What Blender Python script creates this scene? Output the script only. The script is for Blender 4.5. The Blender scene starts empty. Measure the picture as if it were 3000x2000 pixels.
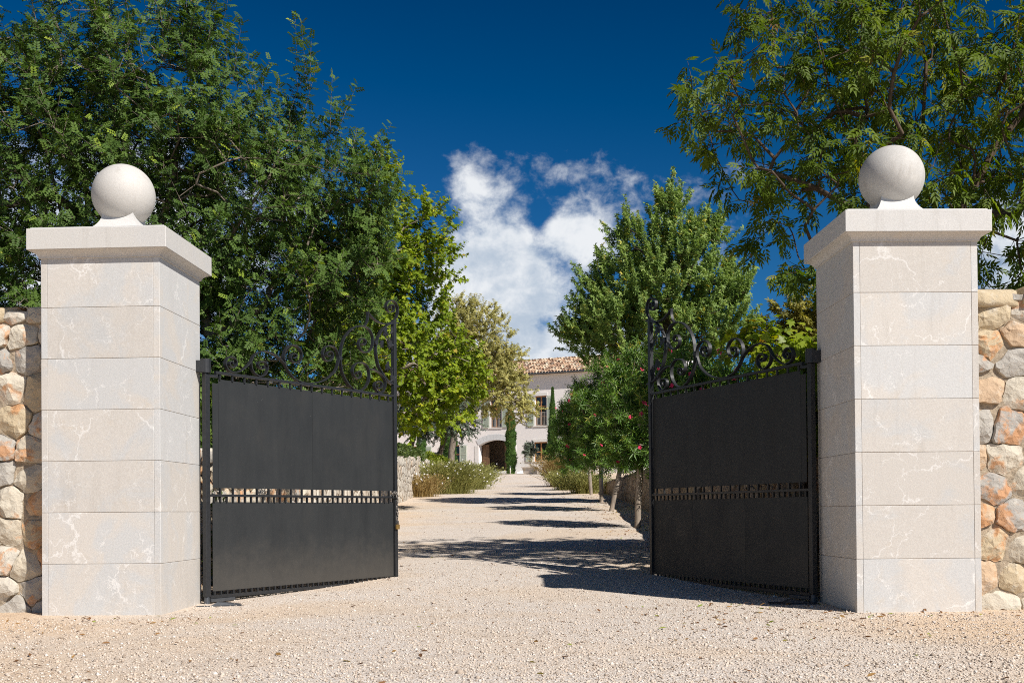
import bpy, math, random
import numpy as np
from mathutils import Vector, Matrix
from mathutils.geometry import delaunay_2d_cdt

# ------------------------------------------------------------------ camera, light, exposure
sc = bpy.context.scene
col = sc.collection
R = math.radians
PI = math.pi

cam_d = bpy.data.cameras.new("camera")
cam = bpy.data.objects.new("camera", cam_d)
col.objects.link(cam)
CAM_H = 0.7755
pitch, roll = 0.0119, -0.00862
fw = Vector((0, math.cos(pitch), math.sin(pitch)))
up0 = Vector((0, -math.sin(pitch), math.cos(pitch)))
rt0 = Vector((1, 0, 0))
rt = math.cos(roll) * rt0 + math.sin(roll) * up0
up = -math.sin(roll) * rt0 + math.cos(roll) * up0
cam.matrix_world = Matrix(((rt.x, up.x, -fw.x, 0), (rt.y, up.y, -fw.y, 0), (rt.z, up.z, -fw.z, CAM_H), (0, 0, 0, 1)))
cam_d.sensor_width = 36.0
cam_d.lens = 36.0 * 3300 / 3000
cam_d.shift_y = 459.8 / 3000
cam_d.clip_start = 0.05
cam_d.clip_end = 6000
sc.camera = cam

SUN_EL = R(42)
SUN_H = Vector((0.676, -0.737, 0)).normalized()          # towards the sun, on the ground
SUN_DIR = Vector((SUN_H.x * math.cos(SUN_EL), SUN_H.y * math.cos(SUN_EL), math.sin(SUN_EL)))
sun_d = bpy.data.lights.new("sun", 'SUN')
sun_d.energy = 5.0
sun_d.angle = R(0.53)
sun_d.color = (1.0, 0.955, 0.89)
sun = bpy.data.objects.new("sun", sun_d)
col.objects.link(sun)
sun.rotation_euler = (-SUN_DIR).to_track_quat('-Z', 'Y').to_euler()

sc.view_settings.view_transform = 'Standard'
sc.view_settings.look = 'None'
sc.view_settings.exposure = 0.3
sc.view_settings.gamma = 1.0
sc.view_settings.use_curve_mapping = False
sc.cycles.filter_width = 1.0
sc.cycles.use_adaptive_sampling = False
sc.cycles.use_denoising = False
sc.cycles.sample_clamp_indirect = 4.0
sc.cycles.max_bounces = 6
sc.cycles.transparent_max_bounces = 8


class NT:
    """small node-tree helper"""
    def __init__(s, tree):
        s.t = tree
    def n(s, typ, **kw):
        nd = s.t.nodes.new(typ)
        for k, v in kw.items():
            if k.startswith('i_'):
                key = k[2:]
                nd.inputs[int(key) if key.isdigit() else key.replace('_', ' ')].default_value = v
            else:
                setattr(nd, k, v)
        return nd
    def l(s, a, b):
        s.t.links.new(a, b)
    def math(s, op, a, b=None, clamp=False, c=None):
        nd = s.t.nodes.new('ShaderNodeMath')
        nd.operation = op
        nd.use_clamp = clamp
        for i, v in enumerate((a, b, c)):
            if v is None:
                continue
            if isinstance(v, (int, float)):
                nd.inputs[i].default_value = v
            else:
                s.l(v, nd.inputs[i])
        return nd.outputs[0]
    def mix(s, f, a, b, blend='MIX'):
        nd = s.t.nodes.new('ShaderNodeMix')
        nd.data_type = 'RGBA'
        nd.blend_type = blend
        for sock, v in ((nd.inputs[0], f), (nd.inputs[6], a), (nd.inputs[7], b)):
            if isinstance(v, (int, float)):
                sock.default_value = v
            elif isinstance(v, tuple):
                sock.default_value = (*v[:3], 1)
            else:
                s.l(v, sock)
        return nd.outputs[2]
    def ramp(s, fac, stops, interp='LINEAR'):
        nd = s.t.nodes.new('ShaderNodeValToRGB')
        cr = nd.color_ramp
        cr.interpolation = interp
        while len(cr.elements) < len(stops):
            cr.elements.new(0.5)
        for e, (p, c) in zip(cr.elements, stops):
            e.position = p
            e.color = (*c, 1) if not isinstance(c, (int, float)) else (c, c, c, 1)
        s.l(fac, nd.inputs[0])
        return nd.outputs[0]
    def noise(s, vec, scale, detail=4, rough=0.55, dist=0.0):
        nd = s.n('ShaderNodeTexNoise')
        nd.inputs['Scale'].default_value = scale
        nd.inputs['Detail'].default_value = detail
        nd.inputs['Roughness'].default_value = rough
        nd.inputs['Distortion'].default_value = dist
        if vec is not None:
            s.l(vec, nd.inputs['Vector'])
        return nd
    def smooth(s, v, lo, hi):
        nd = s.n('ShaderNodeMapRange', interpolation_type='SMOOTHSTEP')
        s.l(v, nd.inputs[0])
        nd.inputs[1].default_value = lo
        nd.inputs[2].default_value = hi
        return nd.outputs[0]


# ------------------------------------------------------------------ world: clear sky with a cumulus over the house
world = bpy.data.worlds.new("World")
sc.world = world
world.use_nodes = True
wt = NT(world.node_tree)
world.node_tree.nodes.clear()
wo = wt.n('ShaderNodeOutputWorld')
bg = wt.n('ShaderNodeBackground')
wt.l(bg.outputs[0], wo.inputs[0])
sky = wt.n('ShaderNodeTexSky', sky_type='NISHITA', sun_disc=False)
sky.sun_elevation = SUN_EL
sky.sun_rotation = math.atan2(SUN_H.x, SUN_H.y)
sky.altitude = 300
sky.air_density = 1.0
sky.dust_density = 0.35
sky.ozone_density = 2.0
# polarised look of the photograph: one contrast grade for the whole sky
graded = wt.mix(1.0, wt.mix(1.0, sky.outputs[0], (0.20, 0.52, 0.96), 'MULTIPLY'), (0.29, 0.62, 1.92), 'SUBTRACT')
graded = wt.mix(1.0, graded, (0.0, 0.0, 0.0), 'LIGHTEN')
tc = wt.n('ShaderNodeTexCoord')
sep = wt.n('ShaderNodeSeparateXYZ')
wt.l(tc.outputs['Generated'], sep.inputs[0])
az = wt.math('ARCTAN2', sep.outputs[0], sep.outputs[1])
el = wt.math('ARCSINE', sep.outputs[2])
# cloud field: noise over the whole sky, thicker towards the horizon, heaped up in one cumulus ahead
mp = wt.n('ShaderNodeMapping')
mp.inputs['Scale'].default_value = (1.0, 1.0, 1.25)
wt.l(tc.outputs['Generated'], mp.inputs[0])
n1 = wt.noise(mp.outputs[0], 14.0, 8, 0.56, 0.1)
n2 = wt.noise(mp.outputs[0], 46.0, 8, 0.62, 0.2)
n3 = wt.noise(mp.outputs[0], 3.0, 3, 0.5, 0.0)


def heap(caz, cel, raz, rel, amp):
    a = wt.math('DIVIDE', wt.math('SUBTRACT', az, R(caz)), R(raz))
    b = wt.math('DIVIDE', wt.math('SUBTRACT', el, R(cel)), R(rel))
    d = wt.math('ADD', wt.math('MULTIPLY', a, a), wt.math('MULTIPLY', b, b))
    g = wt.math('EXPONENT', wt.math('MULTIPLY', d, -1.0))
    return wt.math('MULTIPLY', g, amp)


field = None
for h in ((-1.0, 12.5, 2.6, 2.1, 0.90), (0.7, 10.8, 2.6, 2.1, 0.80), (-2.2, 10.0, 2.8, 2.8, 0.66), (3.5, 13.8, 2.0, 1.25, 0.72),
          (-5.6, 13.8, 1.8, 3.5, -0.9), (0.9, 6.6, 6.0, 2.0, 0.95), (-2.6, 7.4, 4.0, 2.2, 0.6), (-2.6, 16.2, 0.8, 1.0, 0.26), (-1.0, 15.3, 1.8, 1.1, 0.30), (4.4, 8.2, 2.2, 1.4, 0.5),
          (2.0, 9.5, 0.9, 0.5, -0.45), (2.7, 12.2, 1.0, 0.6, -0.22), (1.5, 14.6, 0.5, 1.2, -0.40), (-17, 15, 5, 5, 0.40), (-24, 9, 9, 6, 0.46),
          (24.5, 11, 3.2, 4.5, 0.62), (40, 9, 12, 5, 0.5), (-50, 10, 14, 6, 0.5), (85, 14, 24, 9, 0.5), (-100, 14, 24, 9, 0.5),
          (150, 13, 28, 8, 0.5), (-150, 12, 22, 8, 0.5)):  # heaps beside and behind the view, strengthened to add whitish fill light
    g = heap(*h)
    field = g if field is None else wt.math('ADD', field, g)
fluff = wt.math('ADD', wt.math('MULTIPLY', wt.math('SUBTRACT', n1.outputs[0], 0.5), 1.3), wt.math('MULTIPLY', wt.math('SUBTRACT', n2.outputs[0], 0.5), 1.0))
wisp = wt.math('MULTIPLY', heap(1.0, 16.8, 6.0, 1.8, 0.28), 1.0)
dens = wt.math('ADD', wt.math('ADD', field, wisp), fluff)
dens = wt.math('SUBTRACT', dens, wt.math('MULTIPLY', wt.smooth(el, R(16.2), R(20.5)), 0.75))   # clear overhead
mask = wt.smooth(dens, 0.05, 0.70)
# inner modelling of the cloud: brighter heads, greyer hollows and base
shade = wt.smooth(wt.math('ADD', wt.math('MULTIPLY', n2.outputs[0], 0.75), wt.math('ADD', wt.math('MULTIPLY', n1.outputs[0], 0.7), wt.math('MULTIPLY', el, 1.1))), 0.74, 1.14)
ccol = wt.mix(shade, (4.9, 5.7, 6.7), (8.6, 8.8, 9.0))
wt.l(wt.mix(wt.math('MULTIPLY', mask, 0.94), graded, ccol), bg.inputs[0])
bg.inputs[1].default_value = 0.085

# ------------------------------------------------------------------ helpers
rng = np.random.default_rng(11)
random.seed(5)


def tag(o, label=None, cat=None, group=None, kind=None):
    if label: o['label'] = label
    if cat: o['category'] = cat
    if group: o['group'] = group
    if kind: o['kind'] = kind
    return o


def empty(name, loc=(0, 0, 0), rz=0.0):
    o = bpy.data.objects.new(name, None)
    o.empty_display_size = 0.1
    o.location = loc
    o.rotation_euler = (0, 0, rz)
    col.objects.link(o)
    return o


def link(name, me, parent=None, loc=None, rot=None):
    o = bpy.data.objects.new(name, me)
    col.objects.link(o)
    if parent is not None: o.parent = parent
    if loc is not None: o.location = loc
    if rot is not None: o.rotation_euler = rot
    return o


def mesh(name, V, F, mat=None, smooth=False):
    me = bpy.data.meshes.new(name)
    me.from_pydata([tuple(v) for v in V], [], [tuple(f) for f in F])
    me.update()
    if mat: me.materials.append(mat)
    if smooth: me.polygons.foreach_set('use_smooth', np.ones(len(me.polygons), bool))
    return me


def obj(name, V, F, mat, parent=None, smooth=False, loc=None, rot=None):
    return link(name, mesh(name, V, F, mat, smooth), parent, loc, rot)


def mesh_np(name, V, loops, sizes, mat=None, smooth=False, var=None):
    me = bpy.data.meshes.new(name)
    V = np.ascontiguousarray(V, dtype=np.float32)
    me.vertices.add(len(V))
    me.vertices.foreach_set('co', V.ravel())
    loops = np.ascontiguousarray(loops, dtype=np.int32)
    me.loops.add(len(loops))
    me.loops.foreach_set('vertex_index', loops)
    sizes = np.asarray(sizes, dtype=np.int32)
    me.polygons.add(len(sizes))
    me.polygons.foreach_set('loop_start', np.concatenate([[0], np.cumsum(sizes)[:-1]]).astype(np.int32))
    if var is not None:
        at = me.attributes.new('var', 'FLOAT', 'POINT')
        at.data.foreach_set('value', np.ascontiguousarray(var, dtype=np.float32))
    if smooth: me.polygons.foreach_set('use_smooth', np.ones(len(sizes), bool))
    me.update(calc_edges=True)
    if mat: me.materials.append(mat)
    return me


class MB:
    """collects solid shapes into one mesh"""
    def __init__(s):
        s.V, s.F = [], []
    def add(s, V, F):
        b = len(s.V)
        s.V += [tuple(v) for v in V]
        s.F += [tuple(i + b for i in f) for f in F]
        return s
    def box(s, x0, x1, y0, y1, z0, z1):
        return s.add([(x0, y0, z0), (x1, y0, z0), (x1, y1, z0), (x0, y1, z0), (x0, y0, z1), (x1, y0, z1), (x1, y1, z1), (x0, y1, z1)],
                     [(0, 3, 2, 1), (4, 5, 6, 7), (0, 1, 5, 4), (1, 2, 6, 5), (2, 3, 7, 6), (3, 0, 4, 7)])
    def cbox(s, x0, x1, y0, y1, z0, z1, c):
        """box with chamfered edges"""
        V, ix = [], {}
        xs, ys, zs = (x0, x1), (y0, y1), (z0, z1)
        for i in (0, 1):
            for j in (0, 1):
                for k in (0, 1):
                    sx, sy, sz = (1, -1)[i], (1, -1)[j], (1, -1)[k]
                    for a in range(3):
                        p = [xs[i] + sx * c, ys[j] + sy * c, zs[k] + sz * c]
                        p[a] = (xs[i], ys[j], zs[k])[a]
                        ix[(i, j, k, a)] = len(V)
                        V.append(p)
        F = []
        g = lambda a, b, c_, ax: ix[(a, b, c_, ax)]
        for i in (0, 1):
            f = [g(i, 0, 0, 0), g(i, 1, 0, 0), g(i, 1, 1, 0), g(i, 0, 1, 0)]
            F.append(f if i else f[::-1])
            f = [g(0, i, 0, 1), g(0, i, 1, 1), g(1, i, 1, 1), g(1, i, 0, 1)]
            F.append(f if i else f[::-1])
            f = [g(0, 0, i, 2), g(1, 0, i, 2), g(1, 1, i, 2), g(0, 1, i, 2)]
            F.append(f if i else f[::-1])
        for i in (0, 1):
            for j in (0, 1):
                f = [g(i, j, 0, 0), g(i, j, 0, 1), g(i, j, 1, 1), g(i, j, 1, 0)]
                F.append(f if i != j else f[::-1])
                f = [g(i, 0, j, 0), g(i, 1, j, 0), g(i, 1, j, 2), g(i, 0, j, 2)]
                F.append(f if i == j else f[::-1])
                f = [g(0, i, j, 1), g(1, i, j, 1), g(1, i, j, 2), g(0, i, j, 2)]
                F.append(f if i != j else f[::-1])
                for k in (0, 1):
                    F.append([g(i, j, k, 0), g(i, j, k, 1), g(i, j, k, 2)])
        return s.add(V, F)
    def cyl(s, p0, p1, r0, r1=None, n=10, caps=True):
        r1 = r0 if r1 is None else r1
        p0, p1 = Vector(p0), Vector(p1)
        d = (p1 - p0).normalized()
        a = d.orthogonal().normalized()
        b = d.cross(a)
        V = [p0 + (a * math.cos(2 * PI * i / n) + b * math.sin(2 * PI * i / n)) * r0 for i in range(n)]
        V += [p1 + (a * math.cos(2 * PI * i / n) + b * math.sin(2 * PI * i / n)) * r1 for i in range(n)]
        F = [(i, (i + 1) % n, n + (i + 1) % n, n + i) for i in range(n)]
        if caps: F += [tuple(range(n))[::-1], tuple(range(n, 2 * n))]
        return s.add(V, F)
    def tube(s, pts, r, n=6):
        pts = [Vector(p) for p in pts]
        V, F = [], []
        a = None
        for i, p in enumerate(pts):
            d = (pts[min(i + 1, len(pts) - 1)] - pts[max(i - 1, 0)]).normalized()
            a = d.orthogonal().normalized() if a is None else (a - d * a.dot(d)).normalized()
            b = d.cross(a)
            rr = r[i] if isinstance(r, (list, tuple)) else r
            V += [p + (a * math.cos(2 * PI * k / n) + b * math.sin(2 * PI * k / n)) * rr for k in range(n)]
        for i in range(len(pts) - 1):
            for k in range(n):
                F.append((i * n + k, i * n + (k + 1) % n, (i + 1) * n + (k + 1) % n, (i + 1) * n + k))
        F += [tuple(range(n))[::-1], tuple(range((len(pts) - 1) * n, len(pts) * n))]
        return s.add(V, F)
    def build(s, name, mat, parent=None, smooth=False, loc=None, rot=None):
        return obj(name, s.V, s.F, mat, parent, smooth, loc, rot)


def spline(pts, per=5):
    P = [np.array(p, float) for p in pts]
    P = [2 * P[0] - P[1]] + P + [2 * P[-1] - P[-2]]
    out = []
    for i in range(1, len(P) - 2):
        for k in range(per):
            t = k / per
            out.append(0.5 * ((2 * P[i]) + (-P[i - 1] + P[i + 1]) * t + (2 * P[i - 1] - 5 * P[i] + 4 * P[i + 1] - P[i + 2]) * t * t + (-P[i - 1] + 3 * P[i] - 3 * P[i + 1] + P[i + 2]) * t ** 3))
    out.append(P[-2])
    return out


S_DRIVE = 0.0492


def gz(y):
    """height of the drive: level before the gate, rising to the house, level there"""
    def ramp(c, w):
        return 0.0 if y < c - w else ((y - c + w) ** 2 / (4 * w) if y < c + w else y - c)
    return S_DRIVE * (ramp(9.6, 1.2) - ramp(84.0, 1.2))


# ------------------------------------------------------------------ materials
def new_mat(name):
    m = bpy.data.materials.new(name)
    m.use_nodes = True
    t = NT(m.node_tree)
    b = m.node_tree.nodes['Principled BSDF']
    return m, t, b


def bump(t, b, height, strength, dist):
    bp = t.n('ShaderNodeBump')
    bp.inputs['Strength'].default_value = strength
    bp.inputs['Distance'].default_value = dist
    t.l(height, bp.inputs['Height'])
    t.l(bp.outputs[0], b.inputs['Normal'])


def coords(t, rnd=0.0):
    c = t.n('ShaderNodeTexCoord')
    if not rnd:
        return c.outputs['Object']
    oi = t.n('ShaderNodeObjectInfo')
    v = t.n('ShaderNodeVectorMath', operation='ADD')
    cm = t.n('ShaderNodeCombineXYZ')
    r = oi.outputs['Random']
    t.l(t.math('MULTIPLY', r, rnd), cm.inputs[0])
    t.l(t.math('MULTIPLY', r, rnd * 0.61), cm.inputs[1])
    t.l(t.math('MULTIPLY', r, rnd * 1.37), cm.inputs[2])
    t.l(c.outputs['Object'], v.inputs[0])
    t.l(cm.outputs[0], v.inputs[1])
    return v.outputs[0]


def m_limestone(name, base, grey, veins=1.0, rnd=43.0, tone=0.06, grime=0.22):
    m, t, b = new_mat(name)
    v = coords(t, rnd)
    n = t.noise(v, 1.9, 5, 0.6, 0.6)
    c = t.mix(t.smooth(t.math('ADD', n.outputs[0], t.math('MULTIPLY', t.math('SUBTRACT', t.n('ShaderNodeObjectInfo').outputs['Random'], 0.5), 0.22)), 0.44, 0.58), base, grey)
    oi = t.n('ShaderNodeObjectInfo')
    warm = t.noise(v, 5.0, 4, 0.65, 0.6)
    c = t.mix(t.math('MULTIPLY', t.smooth(warm.outputs[0], 0.58, 0.80), 0.38), c, (0.52, 0.42, 0.30))
    # fine grain
    fg = t.noise(v, 90, 4, 0.7)
    c = t.mix(0.24, c, t.ramp(fg.outputs[0], [(0.3, (0.38, 0.33, 0.28)), (0.7, (0.78, 0.75, 0.70))]), 'MIX')
    # rain streaks and grime
    smp = t.n('ShaderNodeMapping')
    smp.inputs['Scale'].default_value = (9, 9, 0.9)
    t.l(v, smp.inputs[0])
    st = t.noise(smp.outputs[0], 1.0, 6, 0.7, 0.3)
    c = t.mix(t.math('MULTIPLY', t.smooth(st.outputs[0], 0.52, 0.78), grime), c, (0.30, 0.27, 0.23))
    # crooked pale veins
    if veins:
        dn = t.noise(v, 3.2, 5, 0.65)
        sb = t.n('ShaderNodeVectorMath', operation='SUBTRACT')
        t.l(dn.outputs['Color'], sb.inputs[0])
        sb.inputs[1].default_value = (0.5, 0.5, 0.5)
        sc_ = t.n('ShaderNodeVectorMath', operation='SCALE')
        t.l(sb.outputs[0], sc_.inputs[0])
        sc_.inputs['Scale'].default_value = 0.42
        ad = t.n('ShaderNodeVectorMath', operation='ADD')
        t.l(v, ad.inputs[0])
        t.l(sc_.outputs[0], ad.inputs[1])
        tot = None
        for scale, w, amp in ((1.5, 0.012, 0.9), (3.1, 0.009, 0.75), (6.5, 0.006, 0.45)):
            vo = t.n('ShaderNodeTexVoronoi', feature='DISTANCE_TO_EDGE')
            vo.inputs['Scale'].default_value = scale
            t.l(ad.outputs[0], vo.inputs['Vector'])
            gate = t.noise(v, 3.4 * scale / 2, 2, 0.5)
            wd = t.math('MULTIPLY', t.smooth(gate.outputs[0], 0.45, 0.75), w * 2.6)
            ln = t.math('SUBTRACT', 1.0, t.math('DIVIDE', vo.outputs[0], t.math('ADD', wd, 0.0015)), True)
            ln = t.math('MULTIPLY', t.math('MULTIPLY', ln, t.smooth(gate.outputs[0], 0.34, 0.54)), amp * veins)
            tot = ln if tot is None else t.math('MAXIMUM', tot, ln)
        c = t.mix(t.math('MULTIPLY', tot, 0.8), c, (0.74, 0.72, 0.69))
    hv = t.n('ShaderNodeHueSaturation')
    t.l(c, hv.inputs['Color'])
    t.l(t.math('ADD', 1.0 - tone, t.math('MULTIPLY', oi.outputs['Random'], 2 * tone)), hv.inputs['Value'])
    t.l(hv.outputs[0], b.inputs['Base Color'])
    b.inputs['Roughness'].default_value = 0.62
    b.inputs['Specular IOR Level'].default_value = 0.3
    bump(t, b, fg.outputs[0], 0.25, 0.004)
    return m


M = {}
M['slab'] = m_limestone('limestone_slab', (0.54, 0.503, 0.458), (0.49, 0.493, 0.49))
M['cap'] = m_limestone('limestone_cap', (0.55, 0.53, 0.50), (0.535, 0.525, 0.51), 0.35, 9.0, 0.03, 0.35)
M['ball'] = m_limestone('limestone_ball', (0.53, 0.505, 0.47), (0.44, 0.425, 0.40), 0.25, 31.0, 0.03, 0.5)


def m_gravel():
    m, t, b = new_mat('gravel')
    v = coords(t)
    wn = t.noise(v, 25, 2, 0.5)
    vo = t.n('ShaderNodeTexVoronoi')
    vo.inputs['Scale'].default_value = 80
    t.l(v, vo.inputs['Vector'])
    vo2 = t.n('ShaderNodeTexVoronoi')
    vo2.inputs['Scale'].default_value = 160
    t.l(v, vo2.inputs['Vector'])
    sp = t.n('ShaderNodeSeparateColor')
    t.l(vo.outputs['Color'], sp.inputs[0])
    c = t.ramp(sp.outputs[0], [(0.0, (0.38, 0.30, 0.225)), (0.13, (0.59, 0.48, 0.38)), (0.4, (0.72, 0.615, 0.51)), (0.62, (0.77, 0.68, 0.585)), (0.82, (0.70, 0.55, 0.415)), (1.0, (0.82, 0.78, 0.71))])
    sp2 = t.n('ShaderNodeSeparateColor')
    t.l(vo2.outputs['Color'], sp2.inputs[0])
    c = t.mix(t.math('MULTIPLY', t.smooth(vo.outputs['Distance'], 0.46, 0.78), 0.30), c, (0.32, 0.25, 0.185))     # darker between the stones
    c = t.mix(0.3, c, t.ramp(sp2.outputs[0], [(0.0, (0.40, 0.31, 0.235)), (0.5, (0.71, 0.61, 0.51)), (1.0, (0.80, 0.73, 0.645))]))
    big = t.noise(v, 0.45, 4, 0.6, 0.5)
    c = t.mix(t.math('MULTIPLY', t.smooth(big.outputs[0], 0.42, 0.66), 0.5), c, t.mix(1.0, c, (1.0, 0.88, 0.72), 'MULTIPLY'))
    # paler, greyer stone along the driven middle
    sx_ = t.n('ShaderNodeSeparateXYZ')
    t.l(v, sx_.inputs[0])
    lane = t.math('ADD', t.math('ABSOLUTE', sx_.outputs[0]), t.math('MULTIPLY', t.math('SUBTRACT', big.outputs[0], 0.5), 3.0))
    c = t.mix(t.math('MULTIPLY', t.math('SUBTRACT', 1.0, t.smooth(lane, 0.6, 2.8)), 0.55), c, t.mix(1.0, c, (0.97, 1.03, 1.13), 'MULTIPLY'))
    c = t.mix(t.math('MULTIPLY', t.smooth(lane, 1.6, 4.2), 0.55), c, t.mix(1.0, c, (1.02, 0.90, 0.75), 'MULTIPLY'))    # tan stone left at the edges
    med = t.noise(v, 2.2, 4, 0.6)
    c = t.mix(t.math('MULTIPLY', t.smooth(med.outputs[0], 0.5, 0.75), 0.28), c, (0.40, 0.31, 0.23))
    t.l(c, b.inputs['Base Color'])
    b.inputs['Roughness'].default_value = 0.85
    b.inputs['Specular IOR Level'].default_value = 0.2
    h = t.math('ADD', t.math('MULTIPLY', vo.outputs['Distance'], -1.0), t.math('MULTIPLY', vo2.outputs['Distance'], -0.45))
    h = t.math('ADD', h, t.math('MULTIPLY', med.outputs[0], 1.5))
    bump(t, b, h, 0.85, 0.009)
    return m


M['gravel'] = m_gravel()


def m_pebble():
    m, t, b = new_mat('pebbles')
    a = t.n('ShaderNodeAttribute', attribute_name='var')
    c = t.ramp(a.outputs['Fac'], [(0.0, (0.27, 0.21, 0.16)), (0.2, (0.46, 0.37, 0.29)), (0.5, (0.62, 0.53, 0.44)), (0.75, (0.57, 0.46, 0.36)), (1.0, (0.70, 0.65, 0.59))])
    t.l(c, b.inputs['Base Color'])
    b.inputs['Roughness'].default_value = 0.8
    return m


M['pebble'] = m_pebble()


def m_soil():
    m, t, b = new_mat('dry_soil')
    v = coords(t)
    n = t.noise(v, 0.8, 6, 0.6)
    n2_ = t.noise(v, 14, 5, 0.7)
    c = t.mix(t.smooth(n.outputs[0], 0.4, 0.6), (0.22, 0.16, 0.10), (0.16, 0.17, 0.06))
    c = t.mix(0.35, c, t.ramp(n2_.outputs[0], [(0.3, (0.10, 0.08, 0.05)), (0.7, (0.34, 0.27, 0.18))]))
    t.l(c, b.inputs['Base Color'])
    b.inputs['Roughness'].default_value = 0.95
    bump(t, b, n2_.outputs[0], 0.6, 0.03)
    return m


M['soil'] = m_soil()


def m_rubble(name='rubble_stone', mul=(1, 1, 1)):
    m, t, b = new_mat(name)
    v = coords(t, 17.0)
    oi = t.n('ShaderNodeObjectInfo')
    r = oi.outputs['Random']
    base = t.ramp(r, [(0.0, (0.52, 0.455, 0.355)), (0.2, (0.55, 0.50, 0.42)), (0.36, (0.42, 0.39, 0.345)), (0.52, (0.57, 0.51, 0.41)), (0.68, (0.52, 0.42, 0.28)), (0.82, (0.53, 0.38, 0.25)), (0.94, (0.37, 0.345, 0.31))], 'CONSTANT')
    n = t.noise(v, 5.5, 6, 0.62, 0.5)
    c = t.mix(t.math('MULTIPLY', t.smooth(t.math('ADD', n.outputs[0], t.math('MULTIPLY', t.math('SUBTRACT', t.math('FRACT', t.math('MULTIPLY', r, 7.13)), 0.5), 0.22)), 0.55, 0.66), 0.8), base, (0.55, 0.27, 0.115))
    n2_ = t.noise(v, 11, 6, 0.7, 0.4)
    c = t.mix(t.math('MULTIPLY', t.smooth(n2_.outputs[0], 0.5, 0.72), 0.6), c, (0.60, 0.56, 0.48))
    n3_ = t.noise(v, 7.5, 5, 0.65, 0.8)
    c = t.mix(t.math('MULTIPLY', t.smooth(n3_.outputs[0], 0.56, 0.74), 0.5), c, (0.30, 0.27, 0.235))
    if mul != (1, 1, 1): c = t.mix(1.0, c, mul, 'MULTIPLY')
    t.l(c, b.inputs['Base Color'])
    b.inputs['Roughness'].default_value = 0.9
    b.inputs['Specular IOR Level'].default_value = 0.15
    r1 = t.noise(v, 16, 8, 0.68, 0.3)
    vo = t.n('ShaderNodeTexVoronoi')
    vo.inputs['Scale'].default_value = 13
    t.l(v, vo.inputs['Vector'])
    h = t.math('ADD', r1.outputs[0], t.math('MULTIPLY', vo.outputs['Distance'], 0.6))
    bump(t, b, h, 0.85, 0.022)
    return m


M['rubble'] = m_rubble()
M['rubble_brown_shade'] = m_rubble('brown_shaded_rubble_stone', (0.62, 0.55, 0.50))  # browner rubble, with the right wall's shade put into the colour


def m_simple(name, c, rough=0.8, spec=0.3, nscale=8, var=0.12, bstr=0.2, bdist=0.01, stretch=None, metal=0.0, nrough=0.6, rnd=0.0):
    m, t, b = new_mat(name)
    v = coords(t, rnd)
    if stretch:
        mp_ = t.n('ShaderNodeMapping')
        mp_.inputs['Scale'].default_value = stretch
        t.l(v, mp_.inputs[0])
        v = mp_.outputs[0]
    n = t.noise(v, nscale, 6, nrough, 0.2)
    lo = tuple(x * (1 - var) for x in c)
    hi = tuple(min(1, x * (1 + var)) for x in c)
    t.l(t.ramp(n.outputs[0], [(0.28, lo), (0.72, hi)]), b.inputs['Base Color'])
    b.inputs['Roughness'].default_value = rough
    b.inputs['Specular IOR Level'].default_value = spec
    b.inputs['Metallic'].default_value = metal
    if bstr: bump(t, b, n.outputs[0], bstr, bdist)
    return m


M['mortar'] = m_simple('mortar', (0.42, 0.335, 0.25), 0.95, 0.1, 30, 0.3, 0.5, 0.01)
M['wall_mortar'] = m_simple('earthy_mortar', (0.36, 0.29, 0.21), 0.95, 0.1, 25, 0.4, 0.9, 0.02)
M['earth_fill'] = m_simple('earth_fill', (0.22, 0.17, 0.12), 0.95, 0.1, 20, 0.4, 0.8, 0.03)

def m_farwall(name, mul):
    m, t, b = new_mat(name)
    v = coords(t)
    mp_ = t.n('ShaderNodeMapping')
    mp_.inputs['Scale'].default_value = (4.0, 3.2, 4.8)
    t.l(v, mp_.inputs[0])
    vo = t.n('ShaderNodeTexVoronoi')
    vo.inputs['Scale'].default_value = 1.0
    t.l(mp_.outputs[0], vo.inputs['Vector'])
    ve = t.n('ShaderNodeTexVoronoi', feature='DISTANCE_TO_EDGE')
    ve.inputs['Scale'].default_value = 1.0
    t.l(mp_.outputs[0], ve.inputs['Vector'])
    sp = t.n('ShaderNodeSeparateColor')
    t.l(vo.outputs['Color'], sp.inputs[0])
    c = t.ramp(sp.outputs[0], [(0.0, (0.42, 0.36, 0.29)), (0.4, (0.58, 0.52, 0.43)), (0.75, (0.64, 0.59, 0.51)), (1.0, (0.52, 0.39, 0.27))])
    n = t.noise(v, 3.0, 7, 0.72, 0.5)
    c = t.mix(t.math('MULTIPLY', t.smooth(n.outputs[0], 0.48, 0.72), 0.6), c, (0.33, 0.28, 0.22))
    c = t.mix(t.math('MULTIPLY', t.math('SUBTRACT', 1.0, t.smooth(ve.outputs[0], 0.0, 0.10)), 0.28), c, (0.34, 0.28, 0.21))
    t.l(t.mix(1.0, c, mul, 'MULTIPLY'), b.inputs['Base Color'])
    b.inputs['Roughness'].default_value = 0.92
    b.inputs['Specular IOR Level'].default_value = 0.15
    bump(t, b, t.math('ADD', t.smooth(ve.outputs[0], 0.0, 0.2), n.outputs[0]), 0.9, 0.05)
    return m


M['wall_plain'] = m_farwall('far_wall_stone', (1, 1, 1))
M['wall_brown_shade'] = m_farwall('far_wall_brown_shaded_stone', (0.62, 0.54, 0.47))  # darker brown copy of the far wall stone, shade painted into it
M['iron'] = m_simple('forged_iron', (0.020, 0.021, 0.023), 0.45, 0.5, 35, 0.25, 0.25, 0.003)


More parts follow.
